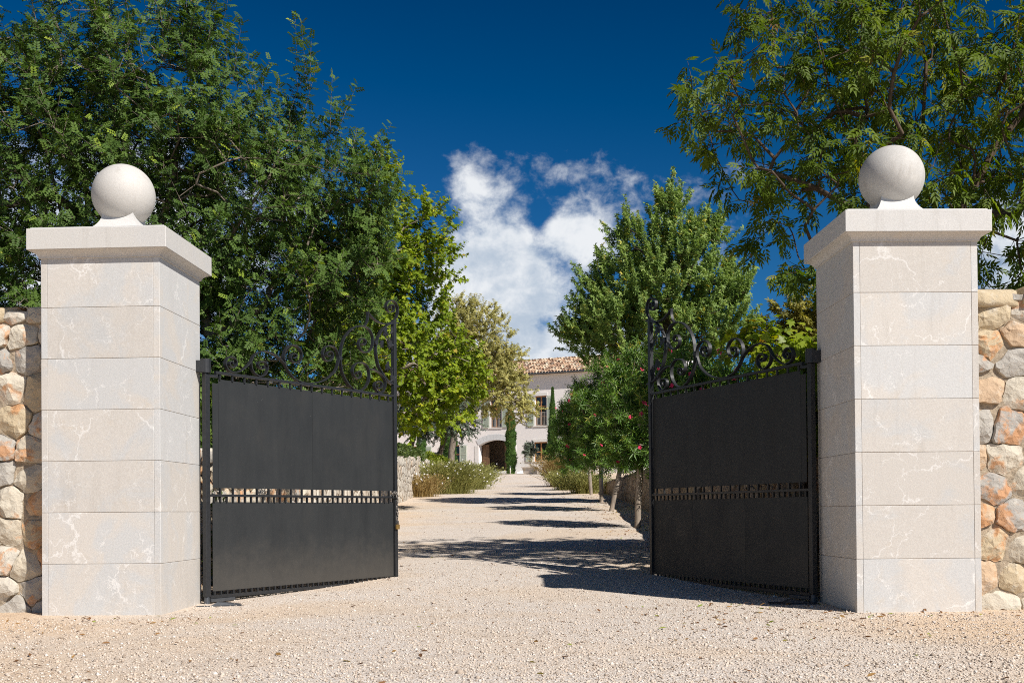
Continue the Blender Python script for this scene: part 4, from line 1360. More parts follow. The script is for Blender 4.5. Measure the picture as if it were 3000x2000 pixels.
T_CAROB = template([leaflet4((x, 0, -0.10 * x * x), sg * R(a), 0.44, 0.27, 0.12, 0.14, 0.5) for x, a in ((0.18, 68), (0.42, 62), (0.66, 54), (0.88, 40)) for sg in (1, -1)])
T_ASH = template([leaflet4((x, 0, -0.25 * x * x), sg * R(a), 0.52, 0.20, 0.15, 0.22) for x, a in ((0.25, 48), (0.5, 42), (0.74, 36)) for sg in (1, -1)] + [leaflet4((0.85, 0, -0.2), 0, 0.58, 0.20, 0.15, 0.25)])
T_ASHN = template([leaflet4((x, 0, -0.15 * x * x), sg * R(a), 0.5, 0.14, 0.15, 0.15) for x, a in ((0.25, 45), (0.55, 38)) for sg in (1, -1)] + [leaflet4((0.75, 0, -0.1), 0, 0.55, 0.15, 0.15, 0.2)])
T_WHORL = template([leaflet4((0, 0, 0), R(a), 1.0, 0.15, 0.2, d, 0.45) for a, d in ((0, -.15), (120, 0.15), (240, 0.15), (60, -0.05), (180, .2))])
T_SIMPLE = template([leaflet4((0, 0, 0), 0, 1.0, 0.5)])
T_TUFT3 = template([leaflet4((0, 0, 0), R(a), 1.0, 0.46, 0.15, d) for a, d in ((0, .1), (75, .25), (-75, .25))])
T_OVAL3 = template([leaflet4((0.15, 0, 0), R(a), 0.8, 0.34, 0.15, d) for a, d in ((0, .05), (50, .2), (-50, .2), (130, .3), (-130, .3))])
# palmate leaf (plane tree, vine)
_pl = [(0, 0, 0), (-0.05, 0.30, .02), (0.10, 0.52, -.06), (0.27, 0.30, .05), (0.58, 0.48, -.05), (0.58, 0.20, .05), (1.0, 0, -.10), (0.58, -0.20, .05), (0.58, -0.48, -.05), (0.27, -0.30, .05), (0.10, -0.52, -.06), (-0.05, -0.30, .02), (0.32, 0, .03)]
T_PALM = (np.array(_pl), [(12, (i + 1) % 12, i) for i in range(12)])
T_SPRAY = template([leaflet4((0, 0, 0), R(a), 1.0, 0.22, 0.1, d, 0.5) for a, d in ((0, -.1), (28, 0), (-28, 0))])


def unit(a):
    return a / np.maximum(1e-9, np.linalg.norm(a, axis=-1, keepdims=True))


def leaf_mesh(name, pos, axis, nrm, scale, var, tmpl, mat):
    TV, TF = tmpl
    n, m = len(pos), len(TV)
    ax = unit(axis)
    nz = nrm - ax * (nrm * ax).sum(1, keepdims=True)
    nz = unit(nz)
    ay = np.cross(nz, ax)
    Rm = np.stack([ax, ay, nz], axis=2)                     # columns
    V = np.einsum('nij,mj->nmi', Rm, TV) * scale[:, None, None] + pos[:, None, :]
    lp_ = np.concatenate([np.array(f) for f in TF])
    sz = np.array([len(f) for f in TF])
    loops = (lp_[None, :] + (np.arange(n) * m)[:, None]).ravel()
    return mesh_np(name, V.reshape(-1, 3), loops, np.tile(sz, n), mat, False, np.repeat(var, m))


def tubes_mesh(name, P0, P1, R0, R1, mat, thick_n=7, mid=0.03, thin=0.008):
    Vs, Ls, Ss, b = [], [], [], 0
    for lo, hi, n in ((mid, 1e9, thick_n), (thin, mid, 5), (0, thin, 3)):
        sel = (R1 >= lo) & (R1 < hi)
        if not sel.any(): continue
        p0, p1, r0, r1 = P0[sel], P1[sel], R0[sel], R1[sel]
        d = unit(p1 - p0)
        ref = np.where(np.abs(d[:, 2:3]) < 0.9, np.array([[0, 0, 1.0]]), np.array([[1.0, 0, 0]]))
        a = unit(np.cross(d, ref))
        c = np.cross(d, a)
        th = np.arange(n) * 2 * PI / n
        rg = a[:, None, :] * np.cos(th)[None, :, None] + c[:, None, :] * np.sin(th)[None, :, None]
        V = np.concatenate([p0[:, None, :] + rg * r0[:, None, None], p1[:, None, :] + rg * r1[:, None, None]], axis=1)
        k = len(p0)
        quad = np.array([[i, (i + 1) % n, n + (i + 1) % n, n + i] for i in range(n)]).ravel()
        L = (quad[None, :] + (np.arange(k) * 2 * n)[:, None] + b).ravel()
        Vs.append(V.reshape(-1, 3)); Ls.append(L); Ss.append(np.full(k * n, 4)); b += k * 2 * n
    return mesh_np(name, np.concatenate(Vs), np.concatenate(Ls), np.concatenate(Ss), mat, True)


def sample_env(env, n, rs, shell=0.5):
    vol = np.array([e[3] * e[4] * e[5] for e in env]) ** 0.8
    ids = rs.choice(len(env), n, p=vol / vol.sum())
    d = unit(rs.normal(size=(n, 3)))
    r = rs.random(n) ** shell
    E = np.array([e[:6] for e in env], float)[ids]
    return E[:, :3] + d * r[:, None] * E[:, 3:6]


def make_tree(name, label, trunk, env, mats, tmpl, n_attr, shoots, per_shoot, shoot_len, leaf, seed, upw=0.5, droop=0.0, tip=0.0045, spread=0.6, shell=0.45, expo=2.35, cat='tree', group=None, step=0.22, wander=0.05, spires=(), keep=None, trunk_r=None, leafang=0.9):
    rs = np.random.default_rng(seed)
    nodes = [np.array(p, float) for p in trunk[0]]
    par = [-1] + list(range(len(nodes) - 1))
    for br in trunk[1:]:                                    # given limbs, each starting from the nearest node
        br = [np.array(p, float) for p in br]
        j = int(np.argmin([np.linalg.norm(q - br[0]) for q in nodes]))
        for p in br:
            nodes.append(p); par.append(j); j = len(nodes) - 1
    A = sample_env(env, n_attr, rs, shell)
    if keep is not None: A = A[keep(A)]
    root_top = nodes[len(trunk[0]) - 1]
    A = A[np.argsort(np.linalg.norm(A - root_top, axis=1) + rs.normal(0, 0.25, len(A)))]
    tips, tipdir = [], []
    n0 = max(1, len(trunk[0]) - 2)
    for a in A:
        N_ = np.array(nodes)
        d = np.linalg.norm(N_ - a, axis=1)
        d[:n0] += 1.0
        d += np.where(N_[:, 2] > a[2] + 0.15, 0.35, 0.0)
        j = int(np.argmin(d))
        p = nodes[j]
        L = np.linalg.norm(a - p)
        if L < 0.02: continue
        k = max(1, int(round(L / step)))
        pd = nodes[j] - nodes[par[j]] if par[j] >= 0 else np.array([0, 0, 1.0])
        pd = pd / (np.linalg.norm(pd) + 1e-9)
        ctrl = p + (pd * 0.5 + np.array([0, 0, 0.35])) * L * 0.4
        prev = j
        for q in range(1, k + 1):
            t = q / k
            pt = (1 - t) ** 2 * p + 2 * t * (1 - t) * ctrl + t * t * a
            if q < k: pt = pt + rs.normal(0, wander * L / k, 3)
            nodes.append(pt); par.append(prev)
            prev = len(nodes) - 1
        tips.append(prev)
    nodes = np.array(nodes)
    par = np.array(par)
    # pipe model
    acc = np.full(len(nodes), 0.0)
    has = np.zeros(len(nodes), bool)
    has[par[par >= 0]] = True
    acc[~has] = tip ** expo
    for i in range(len(nodes) - 1, 0, -1): acc[par[i]] += acc[i]
    rad_ = acc ** (1 / expo)
    if trunk_r:
        k_ = trunk_r / rad_[0]
        rad_ = rad_ * (1 + (k_ - 1) * np.clip((rad_ - tip) / (rad_[0] - tip + 1e-9), 0, 1))
    ch_ = np.arange(1, len(nodes))
    ch_ = ch_[par[1:] >= 0]
    P0, P1 = nodes[par[ch_]], nodes[ch_]
    R0, R1 = np.minimum(rad_[par[ch_]], rad_[ch_] * 1.45), rad_[ch_]
    # leafy shoots from the tips and the outer nodes
    thin_nodes = np.where(rad_ < tip * 2.6)[0]
    thin_nodes = thin_nodes[par[thin_nodes] >= 0]
    src = rs.choice(thin_nodes, size=int(len(tips) * shoots), replace=True)
    src[:len(tips)] = tips[:len(src)]
    cen = A.mean(0)
    bd = unit(nodes[src] - nodes[par[src]])
    outw = unit(nodes[src] - cen)
    sd = unit(bd * 0.5 + outw * 0.45 + np.array([0, 0, upw]) + rs.normal(0, spread, (len(src), 3)))
    sl = shoot_len * rs.uniform(0.5, 1.35, len(src))
    base = nodes[src]
    for (sx, sy, sz, dx, dy, dz, ln) in spires:             # long leading shoots on the outline
        base = np.vstack([base, [(sx, sy, sz)]]); sd = np.vstack([sd, unit(np.array([[dx, dy, dz]], float))]); sl = np.append(sl, ln)
    ends = base + sd * sl[:, None]
    P0 = np.vstack([P0, base]); P1 = np.vstack([P1, ends])
    R0 = np.append(R0, np.full(len(base), tip * 0.75)); R1 = np.append(R1, np.full(len(base), tip * 0.4))
    cnt = np.maximum(2, np.round(per_shoot * sl / shoot_len).astype(int))
    idx = np.repeat(np.arange(len(base)), cnt)
    order = np.concatenate([np.arange(c) for c in cnt])
    frac = (order + 0.6) / cnt[idx] * 0.96 + 0.08
    pos = base[idx] + (ends - base)[idx] * frac[:, None]
    d = sd[idx]
    ref = np.where(np.abs(d[:, 2:3]) < 0.9, np.array([[0, 0, 1.0]]), np.array([[1.0, 0, 0]]))
    a = unit(np.cross(d, ref)); b = np.cross(d, a)
    phi = order * 2.4 + rs.random(len(base))[idx] * 6.28 + rs.normal(0, 0.3, len(idx))
    radial = a * np.cos(phi)[:, None] + b * np.sin(phi)[:, None]
    ax = unit(d * (1 - leafang * (1 - 0.55 * frac[:, None])) + radial * leafang + np.array([0, 0, -droop]) + rs.normal(0, 0.14, (len(idx), 3)))
    nr = unit(d * 0.4 + np.array([0, 0, 0.45]) + np.array(SUN_DIR) * 0.7 + outw[np.minimum(idx, len(outw) - 1)] * 0.25 + rs.normal(0, 0.38, (len(idx), 3)))
    scl = leaf * rs.uniform(0.7, 1.2, len(idx))
    br_var = rs.beta(2.2, 2.2, len(base))
    var = np.clip(br_var[idx] * 0.62 + rs.random(len(idx)) * 0.30 + (frac > 0.9) * 0.06, 0, 0.93)
    odd = rs.random(len(idx)) < 0.03
    var = np.where(odd, rs.uniform(0.9, 1.0, len(idx)), var)
    o0 = nodes[0]
    root = empty(name, tuple(o0))
    tag(root, label, cat, group)
    link('trunk', tubes_mesh('trunk', P0 - o0, P1 - o0, R0, R1, mats[0]), root)
    link('crown', leaf_mesh('crown', pos - o0, ax, nr, scl, var, tmpl, mats[1]), root)
    print('TREE', name, len(pos), 'leaves', len(P0), 'segments')
    return root, nodes, tips


# ---- big carob on the left, behind the wall
CAROB = [(-5.46, 13.6, 5.66, 1.36, 1.6, 1.73), (-4.02, 13.6, 5.10, 1.36, 1.7, 1.30), (-2.80, 13.6, 4.60, 1.15, 1.5, 1.10), (-3.61, 13.6, 3.28, 1.94, 1.5, 1.11), (-5.68, 13.6, 3.63, 0.95, 1.4, 1.24),
         (-1.85, 13.6, 4.55, 0.42, 0.9, 0.52), (-3.04, 13.6, 2.45, 1.36, 1.3, 0.54), (-3.85, 13.6, 6.45, 0.45, 0.9, 0.5), (-7.2, 13.8, 5.38, 1.44, 1.8, 2.06), (-2.03, 13.6, 3.68, 0.54, 1.0, 0.82)]
spires = []
for (x, z, ln, dx) in ((-2.42, 5.75, 0.85, 0.10), (-2.55, 5.55, 0.7, 0.25), (-3.0, 5.6, 0.65, 0.06), (-2.1, 5.3, 0.6, 0.25), (-1.75, 5.0, 0.5, 0.5), (-3.55, 6.55, 0.75, 0.15), (-3.85, 6.7, 0.8, 0.0), (-4.2, 6.6, 0.8, -0.1),
                       (-1.62, 4.85, 0.4, 0.8), (-1.7, 4.35, 0.45, 0.9), (-1.5, 4.55, 0.35, 0.9), (-4.6, 6.9, 0.7, 0.05), (-2.75, 5.35, 0.6, 0.0), (-3.3, 5.9, 0.7, 0.1), (-2.2, 5.0, 0.55, 0.35)):
    for rep in range(3):
        spires.append((x + random.uniform(-.1, .1), 13.5 + random.uniform(-.25, .25), z + random.uniform(-.1, .05), dx + random.uniform(-.2, .2), random.uniform(-.25, .1), 1.0, ln * random.uniform(.7, 1.05) if rep else ln))
make_tree('carob_tree', 'large dark green carob tree filling the upper left behind the left pillar', [[(-4.45, 14.1, 1.2), (-4.4, 14.05, 1.9), (-4.25, 13.95, 2.6), (-4.2, 13.8, 3.1)], [(-4.9, 13.8, 3.3), (-5.4, 13.6, 4.3), (-5.6, 13.5, 5.3)], [(-3.7, 13.4, 3.5), (-3.2, 13.1, 4.1), (-2.8, 13.1, 4.7)], [(-4.3, 13.5, 3.8), (-4.0, 13.4, 4.8), (-3.9, 13.4, 5.7)], [(-3.6, 13.4, 2.9), (-2.9, 13.2, 3.2), (-2.3, 13.2, 3.6)]],
          CAROB, (M['bark_grey'], M['carob']), T_CAROB, 1500, 3.9, 8, 0.32, 0.098, 101, upw=0.55, spread=0.55, tip=0.0042, spires=spires, trunk_r=0.22)

# ---- yellow-green plane tree behind it
PLANE = [(-2.94, 26, 8.76, 0.55, 0.8, 0.70), (-2.04, 26, 7.45, 0.70, 1.0, 0.70), (-1.88, 26, 6.31, 0.68, 1.2, 0.85), (-2.88, 26, 6.32, 1.18, 1.8, 1.73), (-2.42, 26, 4.5, 1.45, 2.0, 1.45), (-1.36, 26, 3.86, 0.82, 1.3, 0.82), (-3.6, 26, 4.51, 1.26, 1.8, 1.58), (-2.03, 26, 3.15, 1.02, 1.2, 0.5), (-3.91, 26, 5.93, 0.95, 1.5, 1.58)]
make_tree('plane_tree', 'yellow-green plane tree with lobed leaves rising behind the free end of the left gate leaf', [[(-3.75, 26.2, 1.8), (-3.7, 26.2, 2.6), (-3.5, 26.1, 3.4), (-3.2, 26.1, 4.4), (-3.0, 26, 5.6), (-2.9, 26, 7.0)], [(-2.8, 25.9, 4.0), (-2.2, 25.8, 4.2)]],
          PLANE, (M['bark_pale'], M['plane']), T_PALM, 900, 3.9, 10, 0.34, 0.098, 102, upw=0.3, droop=0.25, spread=0.6, tip=0.006, trunk_r=0.17)

# ---- pale, dry-looking tree in front of the villa
PALE = [(-1.72, 58, 9.50, 1.85, 2.0, 2.1), (-1.25, 58, 7.46, 2.0, 2.0, 1.7), (0.35, 58, 6.35, 1.0, 1.0, 1.05), (0.0, 58, 7.6, 0.9, 1.0, 0.8), (-2.74, 58, 10.35, 1.2, 1.4, 1.35), (-2.58, 58, 7.82, 1.41, 1.8, 2.11), (-0.29, 58, 8.45, 1.0, 1.2, 1.0)]
make_tree('pale_tree', 'round pale olive-coloured tree overlapping the left half of the villa roof', [[(-3.15, 58.2, 2.3), (-3.1, 58.2, 4.0), (-2.8, 58.1, 5.6), (-2.4, 58, 7.0), (-2.1, 58, 8.4)], [(-1.8, 58, 6.2), (-0.9, 57.8, 6.8)]],
          PALE, (M['bark_grey'], M['pale']), T_TUFT3, 820, 3.6, 12, 0.50, 0.10, 103, upw=0.35, droop=0.3, spread=0.6, tip=0.008, trunk_r=0.17, step=0.4)

# ---- open ash on the right, over the right-hand pillar
ASH = [(2.95, 11.2, 5.05, 0.88, 1.5, 0.66), (2.18, 11.1, 4.78, 0.46, 1.1, 0.50), (4.2, 11.4, 5.32, 1.38, 1.8, 0.79), (5.1, 11.4, 4.79, 0.62, 1.4, 1.11), (2.77, 11.2, 4.14, 0.62, 1.2, 0.41), (3.84, 11.4, 4.38, 0.9, 1.5, 0.69), (4.81, 11.4, 3.85, 0.62, 1.3, 0.76),
       (2.62, 11.2, 3.56, 0.36, 0.6, 0.15), (2.93, 11.2, 3.14, 0.22, 0.5, 0.20), (5.08, 11.4, 3.22, 0.31, 0.8, 0.31), (6.11, 11.4, 4.88, 1.04, 1.6, 1.21), (3.52, 11.4, 5.81, 1.38, 1.6, 0.52)]
ash, ash_nodes, ash_tips = make_tree('ash_tree', 'open-crowned ash tree with visible branches above the right-hand pillar', [[(4.22, 11.5, 1.5), (4.2, 11.5, 2.2), (4.15, 11.45, 2.9), (4.12, 11.4, 3.2)], [(3.95, 11.4, 3.55), (3.72, 11.4, 4.0), (3.5, 11.4, 4.5), (3.24, 11.35, 5.05), (3.1, 11.3, 5.6)], [(4.4, 11.4, 3.55), (4.70, 11.4, 4.0), (4.95, 11.4, 4.45), (5.24, 11.4, 4.8), (5.7, 11.4, 5.1)], [(4.05, 11.4, 3.8), (4.2, 11.4, 4.5), (4.25, 11.4, 5.3)], [(3.6, 11.4, 3.75), (3.1, 11.3, 4.0), (2.6, 11.2, 4.15)]],
          ASH, (M['bark_dark'], M['ash']), T_ASH, 560, 1.9, 6, 0.19, 0.138, 104, upw=0.1, droop=0.75, spread=0.6, tip=0.0045, trunk_r=0.13)

# ---- tall upright narrow-leaved tree behind the oleanders
TALL = [(4.02, 28, 7.95, 0.42, 0.7, 0.85), (2.91, 28, 7.55, 0.36, 0.6, 0.68), (5.03, 28, 7.45, 0.36, 0.6, 0.68), (3.7, 28, 6.43, 1.55, 1.5, 1.15), (5.45, 28, 6.08, 0.46, 0.8, 0.9), (2.2, 28, 6.02, 0.5, 0.7, 0.72), (1.68, 28, 5.0, 0.45, 0.6, 0.48), (3.01, 28, 5.16, 1.65, 1.6, 1.1), (4.79, 28, 4.98, 1.1, 1.2, 1.1), (4.22, 28, 7.0, 0.9, 1.0, 0.9)]
sp2 = []
for (x, z, ln) in ((4.02, 8.55, 0.5), (3.85, 8.2, 0.5), (4.2, 8.2, 0.45), (2.9, 8.0, 0.45), (2.75, 7.6, 0.45), (5.05, 7.9, 0.45), (5.2, 7.5, 0.45), (5.5, 6.75, 0.5), (2.15, 6.5, 0.5), (1.6, 5.3, 0.45), (1.5, 5.0, 0.4), (1.9, 5.7, 0.4), (3.3, 7.3, 0.5), (4.6, 7.6, 0.5), (5.8, 6.1, 0.4)):
    for rep in range(3): sp2.append((x + random.uniform(-.12, .12), 28 + random.uniform(-.2, .2), z - random.uniform(0, .2), random.uniform(-.3, .3), random.uniform(-.2, .2), 1.0, ln * random.uniform(.55, .9)))
make_tree('narrow_leaved_ash_tree', 'tall upright light green tree with feathery spires rising above the pink-flowered oleanders', [[(4.0, 28.3, 1.4), (3.95, 28.2, 3.0), (3.9, 28.1, 4.4), (3.9, 28, 6.0)], [(3.3, 28, 4.0), (2.6, 28, 5.0)], [(4.5, 28, 4.2), (5.0, 28, 5.4)]],
          TALL, (M['bark_dark'], M['tallash']), T_OVAL3, 640, 3.2, 12, 0.50, 0.108, 105, upw=1.3, droop=0.1, spread=0.34, tip=0.006, trunk_r=0.15, spires=sp2, leafang=0.6)

# ---- yellowing tree further back on the right
BACK = [(9.34, 36, 6.50, 1.25, 1.2, 1.15), (10.75, 36, 7.13, 1.5, 1.3, 1.2), (8.56, 36, 5.80, 0.95, 1.0, 0.75), (10.2, 36, 5.3, 2.0, 1.5, 1.3)]
make_tree('yellowing_tree', 'rounded brownish-yellow tree seen beyond the gate, left of the right-hand pillar', [[(10.0, 36.2, 1.6), (10.0, 36.2, 3.2), (9.9, 36.1, 4.8)]], BACK, (M['bark_dark'], M['backtree']), T_TUFT3, 330, 3.0, 8, 0.45, 0.15, 106, upw=0.35, droop=0.2, tip=0.007, trunk_r=0.16, step=0.35)

# ---- grey-green trees left of the villa
make_tree('olive_tree', 'dark grey-green olive tree with a leaning trunk at the left end of the villa', [[(-4.55, 50, 2.9), (-4.5, 50, 3.6), (-4.3, 50, 4.3), (-4.1, 50, 5.0)]], [(-4.0, 50, 4.95, 0.75, 1.0, 0.75), (-4.55, 50, 5.05, 0.75, 0.9, 0.8)], (M['bark_dark'], M['olive']), T_TUFT3, 190, 2.8, 9, 0.45, 0.10, 107, upw=-0.15, droop=0.6, tip=0.008, trunk_r=0.12, step=0.3, group='olive trees by the villa')
make_tree('olive_tree', 'grey-green olive tree with drooping foliage left of the arched doorway', [[(-3.35, 52, 2.9), (-3.3, 52, 3.5), (-3.1, 52, 4.2), (-2.9, 52, 5.0)]], [(-2.75, 52, 5.35, 1.15, 1.3, 1.0), (-2.05, 52, 4.75, 0.55, 0.7, 0.5), (-3.3, 52, 4.75, 0.6, 0.8, 0.4)], (M['bark_dark'], M['olive']), T_TUFT3, 190, 2.6, 9, 0.5, 0.10, 108, upw=-0.15, droop=0.6, tip=0.008, trunk_r=0.11, step=0.3, group='olive trees by the villa')

# ---- oleander standards along the right side of the drive
FLV, FLF = [], []
for k in range(5):
    a = 2 * PI * k / 5
    c, s = math.cos(a), math.sin(a)
    b = len(FLV)
    FLV += [(0, 0, 0), (0.6 * c - 0.34 * s, 0.6 * s + 0.34 * c, 0.22), (1.0 * c, 1.0 * s, 0.12), (0.6 * c + 0.34 * s, 0.6 * s - 0.34 * c, 0.22)]
    FLF += [(b, b + 3, b + 2), (b, b + 2, b + 1)]
for k in range(3):
    a = 2 * PI * k / 3
    c, s = math.cos(a), math.sin(a)
    b = len(FLV)
    FLV += [(0, 0, 0.1), (0.45 * c - 0.2 * s, 0.45 * s + 0.2 * c, 0.5), (0.6 * c + .2 * s, 0.6 * s - .2 * c, 0.45)]
    FLF += [(b, b + 2, b + 1)]
flower_me = mesh('flower', FLV, FLF, M['petal'])


def oleander(label, trunk, env, n_attr, seed, flowers):
    root, nodes, tips = make_tree('oleander', label, trunk, env, (M['bark_pale'], M['oleander']), T_WHORL, int(n_attr * 1.25), 2.7, 6, 0.26, 0.130, seed, upw=0.5, droop=0.0, spread=0.6, tip=0.005, trunk_r=0.055, group='oleanders along the drive', leafang=0.65, step=0.18)
    rs = random.Random(seed)
    o0 = nodes[0]
    for f in range(flowers):
        e = env[rs.randrange(len(env))]
        a, zz = rs.uniform(PI * 0.95, PI * 1.95), rs.uniform(-0.45, 0.95)
        cr = math.sqrt(1 - zz * zz)
        p = (e[0] + e[3] * 1.12 * cr * math.cos(a), e[1] + e[4] * 1.12 * cr * math.sin(a), e[2] + e[5] * 1.12 * zz)
        o = link('flower', flower_me, root, (p[0] - o0[0], p[1] - o0[1], p[2] - o0[2]), (rs.uniform(0.7, 1.5), 0, rs.uniform(-1, 1)))
        o.scale = (rs.uniform(.035, .05),) * 3
    return root


oleander('pink-flowered oleander right behind the scrolls of the right gate leaf', [[(2.35, 14.4, 0.22), (2.36, 14.4, 0.9), (2.4, 14.3, 1.5)]], [(2.30, 14.3, 2.15, 0.72, 0.75, 0.62), (2.9, 14.6, 2.0, 0.55, 0.6, 0.6)], 170, 201, 22)
oleander('oleander with the stoutest pale trunk, first along the drive beyond the right gate leaf', [[(2.158, 19.4, 0.45), (2.17, 19.4, 0.9), (2.2, 19.4, 1.34), (2.22, 19.4, 1.8)]], [(2.22, 19.4, 2.45, 0.66, 0.85, 0.98), (2.3, 19.2, 1.75, 0.5, 0.6, 0.35)], 190, 202, 14)
oleander('oleander with a pale trunk leaning right, second along the drive beyond the gate', [[(2.23, 25.4, 0.75), (2.33, 25.4, 1.2), (2.45, 25.4, 1.75), (2.4, 25.4, 2.2)]], [(2.25, 25.4, 2.98, 0.86, 0.95, 1.12), (2.2, 25.2, 2.1, 0.7, 0.7, 0.4)], 210, 203, 12)
oleander('oleander with a thin straight trunk, third along the drive beyond the gate', [[(2.413, 30.4, 1.0), (2.41, 30.4, 1.5), (2.4, 30.4, 2.1), (2.35, 30.4, 2.6)]], [(2.15, 30.4, 3.30, 0.88, 1.0, 1.15), (2.2, 30.2, 2.4, 0.7, 0.8, 0.4)], 210, 204, 12)
oleander('farthest oleander of the row, its foliage reaching towards the villa window', [[(2.532, 36, 1.28), (2.5, 36, 1.8), (2.45, 36, 2.6)]], [(2.15, 36, 3.35, 0.82, 0.9, 1.1), (2.0, 36, 2.6, 0.75, 0.8, 0.6)], 200, 205, 10)


# ---- cypresses in front of the villa
def cypress(label, x, y, z0, h, r, seed, lean=0.0, taper=3.0):
    rs = np.random.default_rng(seed)
    root = empty('cypress', (x, y, z0))
    tag(root, label, 'cypress', 'slim cypresses by the villa')
    MB().cyl((0, 0, -0.1), (lean * h * 0.5, 0, h * 0.5), 0.07, 0.03, 8).build('trunk', M['bark_dark'], root)
    n = int(5200 * h * r)
    t = rs.random(n) ** 0.9
    prof = np.minimum(1, 0.7 + 1.5 * t) * np.minimum(1, (1.0 - t) * taper) ** 0.8
    prof *= 1 + 0.14 * np.sin(t * 23 + rs.random() * 6) + 0.10 * np.sin(t * 51)
    a = rs.random(n) * 2 * PI
    prof *= 1 + 0.16 * np.sin(a * 3 + t * 14)
    rr = r * prof * rs.uniform(0.55, 1.05, n)
    pos = np.stack([rr * np.cos(a) + lean * h * t, rr * np.sin(a), t * h], 1)
    ax = np.stack([np.cos(a) * 0.35, np.sin(a) * 0.35, np.ones(n)], 1) + rs.normal(0, 0.22, (n, 3))
    nr = np.stack([np.cos(a), np.sin(a), np.full(n, 0.2)], 1) + rs.normal(0, 0.35, (n, 3))
    link('crown', leaf_mesh('crown', pos, ax, nr, rs.uniform(0.14, 0.3, n) * (1.05 - 0.55 * t), np.clip(rs.normal(0.5, 0.22, n), 0, 1), T_SPRAY, M['cypress']), root)


cypress('slim column cypress standing in front of the right side of the arched doorway', -0.05, 80.3, gz(80.3) - 0.05, 5.4, 0.29, 301)
cypress('slim pointed cypress beside the upper right window of the villa', 2.81, 78.0, gz(78) - 0.05, 6.0, 0.29, 302, 0.012, 1.5)
cypress('short cypress trunk-like column under the drooping olive left of the doorway', -3.94, 72, gz(72) - 0.05, 3.9, 0.33, 303)
cypress('slender cypress at the far left lower window of the villa', -6.19, 77, gz(77) - 0.05, 4.2, 0.24, 304)


# ---- tufted grasses with small white flowers
def tuft(name, label, x, y, r, h, mat, seed, n=1500, flowers=60, group=None, cat='grass clump', ry=None, z=None):
    rs = np.random.default_rng(seed)
    z0 = gz(y) if z is None else z
    root = empty(name, (x, y, z0))
    tag(root, label, cat, group)
    ry = r * 0.8 if ry is None else ry
    b = rs.normal(0, 0.33, (n, 2)) * np.array([r, ry])
    ln = h * rs.uniform(0.55, 1.15, n) * np.exp(-0.35 * ((b[:, 0] / r) ** 2 + (b[:, 1] / ry) ** 2))
    out = np.stack([b[:, 0] / r, b[:, 1] / ry, np.zeros(n)], 1) * 0.75 + rs.normal(0, 0.30, (n, 3)) * np.array([1, 1, 0])
    V = np.zeros((n, 7, 3))
    base = np.stack([b[:, 0], b[:, 1], np.full(n, -0.02)], 1)
    side = unit(np.cross(out + np.array([0, 0, 1.0]), rs.normal(size=(n, 3)))) * rs.uniform(0.003, 0.007, n)[:, None]
    for k, t in enumerate((0, 0.4, 0.75, 1.0)):
        c = base + np.array([0, 0, 1.0]) * (ln * (t - 0.16 * t * t))[:, None] + out * (ln * t * t)[:, None]
        if k < 3:
            V[:, k * 2] = c - side * (1 - 0.3 * t); V[:, k * 2 + 1] = c + side * (1 - 0.3 * t)
        else:
            V[:, 6] = c
    F = [(0, 1, 3, 2), (2, 3, 5, 4), (4, 5, 6)]
    lp_ = np.concatenate([np.array(f) for f in F])
    loops = (lp_[None] + (np.arange(n) * 7)[:, None]).ravel()
    var = np.repeat(np.clip(rs.normal(0.5, 0.25, n), 0, 1), 7)
    link('blades', mesh_np('blades', V.reshape(-1, 3), loops, np.tile([4, 4, 3], n), mat, False, var), root)
    # fine leafy texture between the stems
    m_ = int(n * 1.6)
    ii = rs.integers(0, n, m_)
    tt = rs.uniform(0.25, 1.0, m_)
    p = base[ii] + np.array([0, 0, 1.0]) * (ln[ii] * (tt - 0.16 * tt * tt))[:, None] + out[ii] * (ln[ii] * tt * tt)[:, None]
    link('leaves', leaf_mesh('leaves', p, out[ii] + np.array([0, 0, 0.8]) + rs.normal(0, 0.5, (m_, 3)), rs.normal(size=(m_, 3)), rs.uniform(0.05, 0.11, m_), np.clip(rs.normal(0.5, 0.25, m_), 0, 1), T_SIMPLE, mat), root)
    if flowers:
        ii = rs.integers(0, n, flowers)
        tt = rs.uniform(0.8, 1.05, flowers)
        p = base[ii] + np.array([0, 0, 1.0]) * (ln[ii] * (tt - 0.16 * tt * tt))[:, None] + out[ii] * (ln[ii] * tt * tt)[:, None]
        fl = link('flowers', leaf_mesh('flowers', p, rs.normal(size=(flowers, 3)), np.array([[0.2, -1, 0.5]]) + rs.normal(0, 0.3, (flowers, 3)), np.full(flowers, 0.05), np.zeros(flowers), T_OVAL3, M['white_petal']), root)
        fl['kind'] = 'stuff'
    return root


G = 'flowering grass clumps along the drive'
tuft('grass_clump', 'sparse dry grass clump against the pale retaining wall, nearest the left gate leaf', -2.95, 35.6, 0.75, 0.85, M['grass_tan'], 401, 900, 40, G)
tuft('grass_clump', 'broad green grass clump dotted with white flowers, left of the drive', -2.25, 38.5, 1.0, 1.25, M['grass'], 402, 5200, 130, G)
tuft('grass_clump', 'green flowering grass clump behind the broad one, left of the drive', -1.85, 43.5, 1.0, 1.15, M['grass'], 403, 4600, 80, G)
tuft('grass_clump', 'farthest small grass clump left of the drive, before the doorstep', -1.65, 51, 0.8, 0.95, M['grass'], 404, 1500, 30, G)
tuft('grass_clump', 'tall tan dry grass clump right of the drive below the villa window', 2.2, 46, 0.72, 1.55, M['grass_tan'], 405, 4200, 35, G)
tuft('grass_clump', 'greener low grass clump right of the drive, in front of the tan one', 2.2, 41.5, 0.75, 0.95, M['grass'], 406, 1900, 20, G)
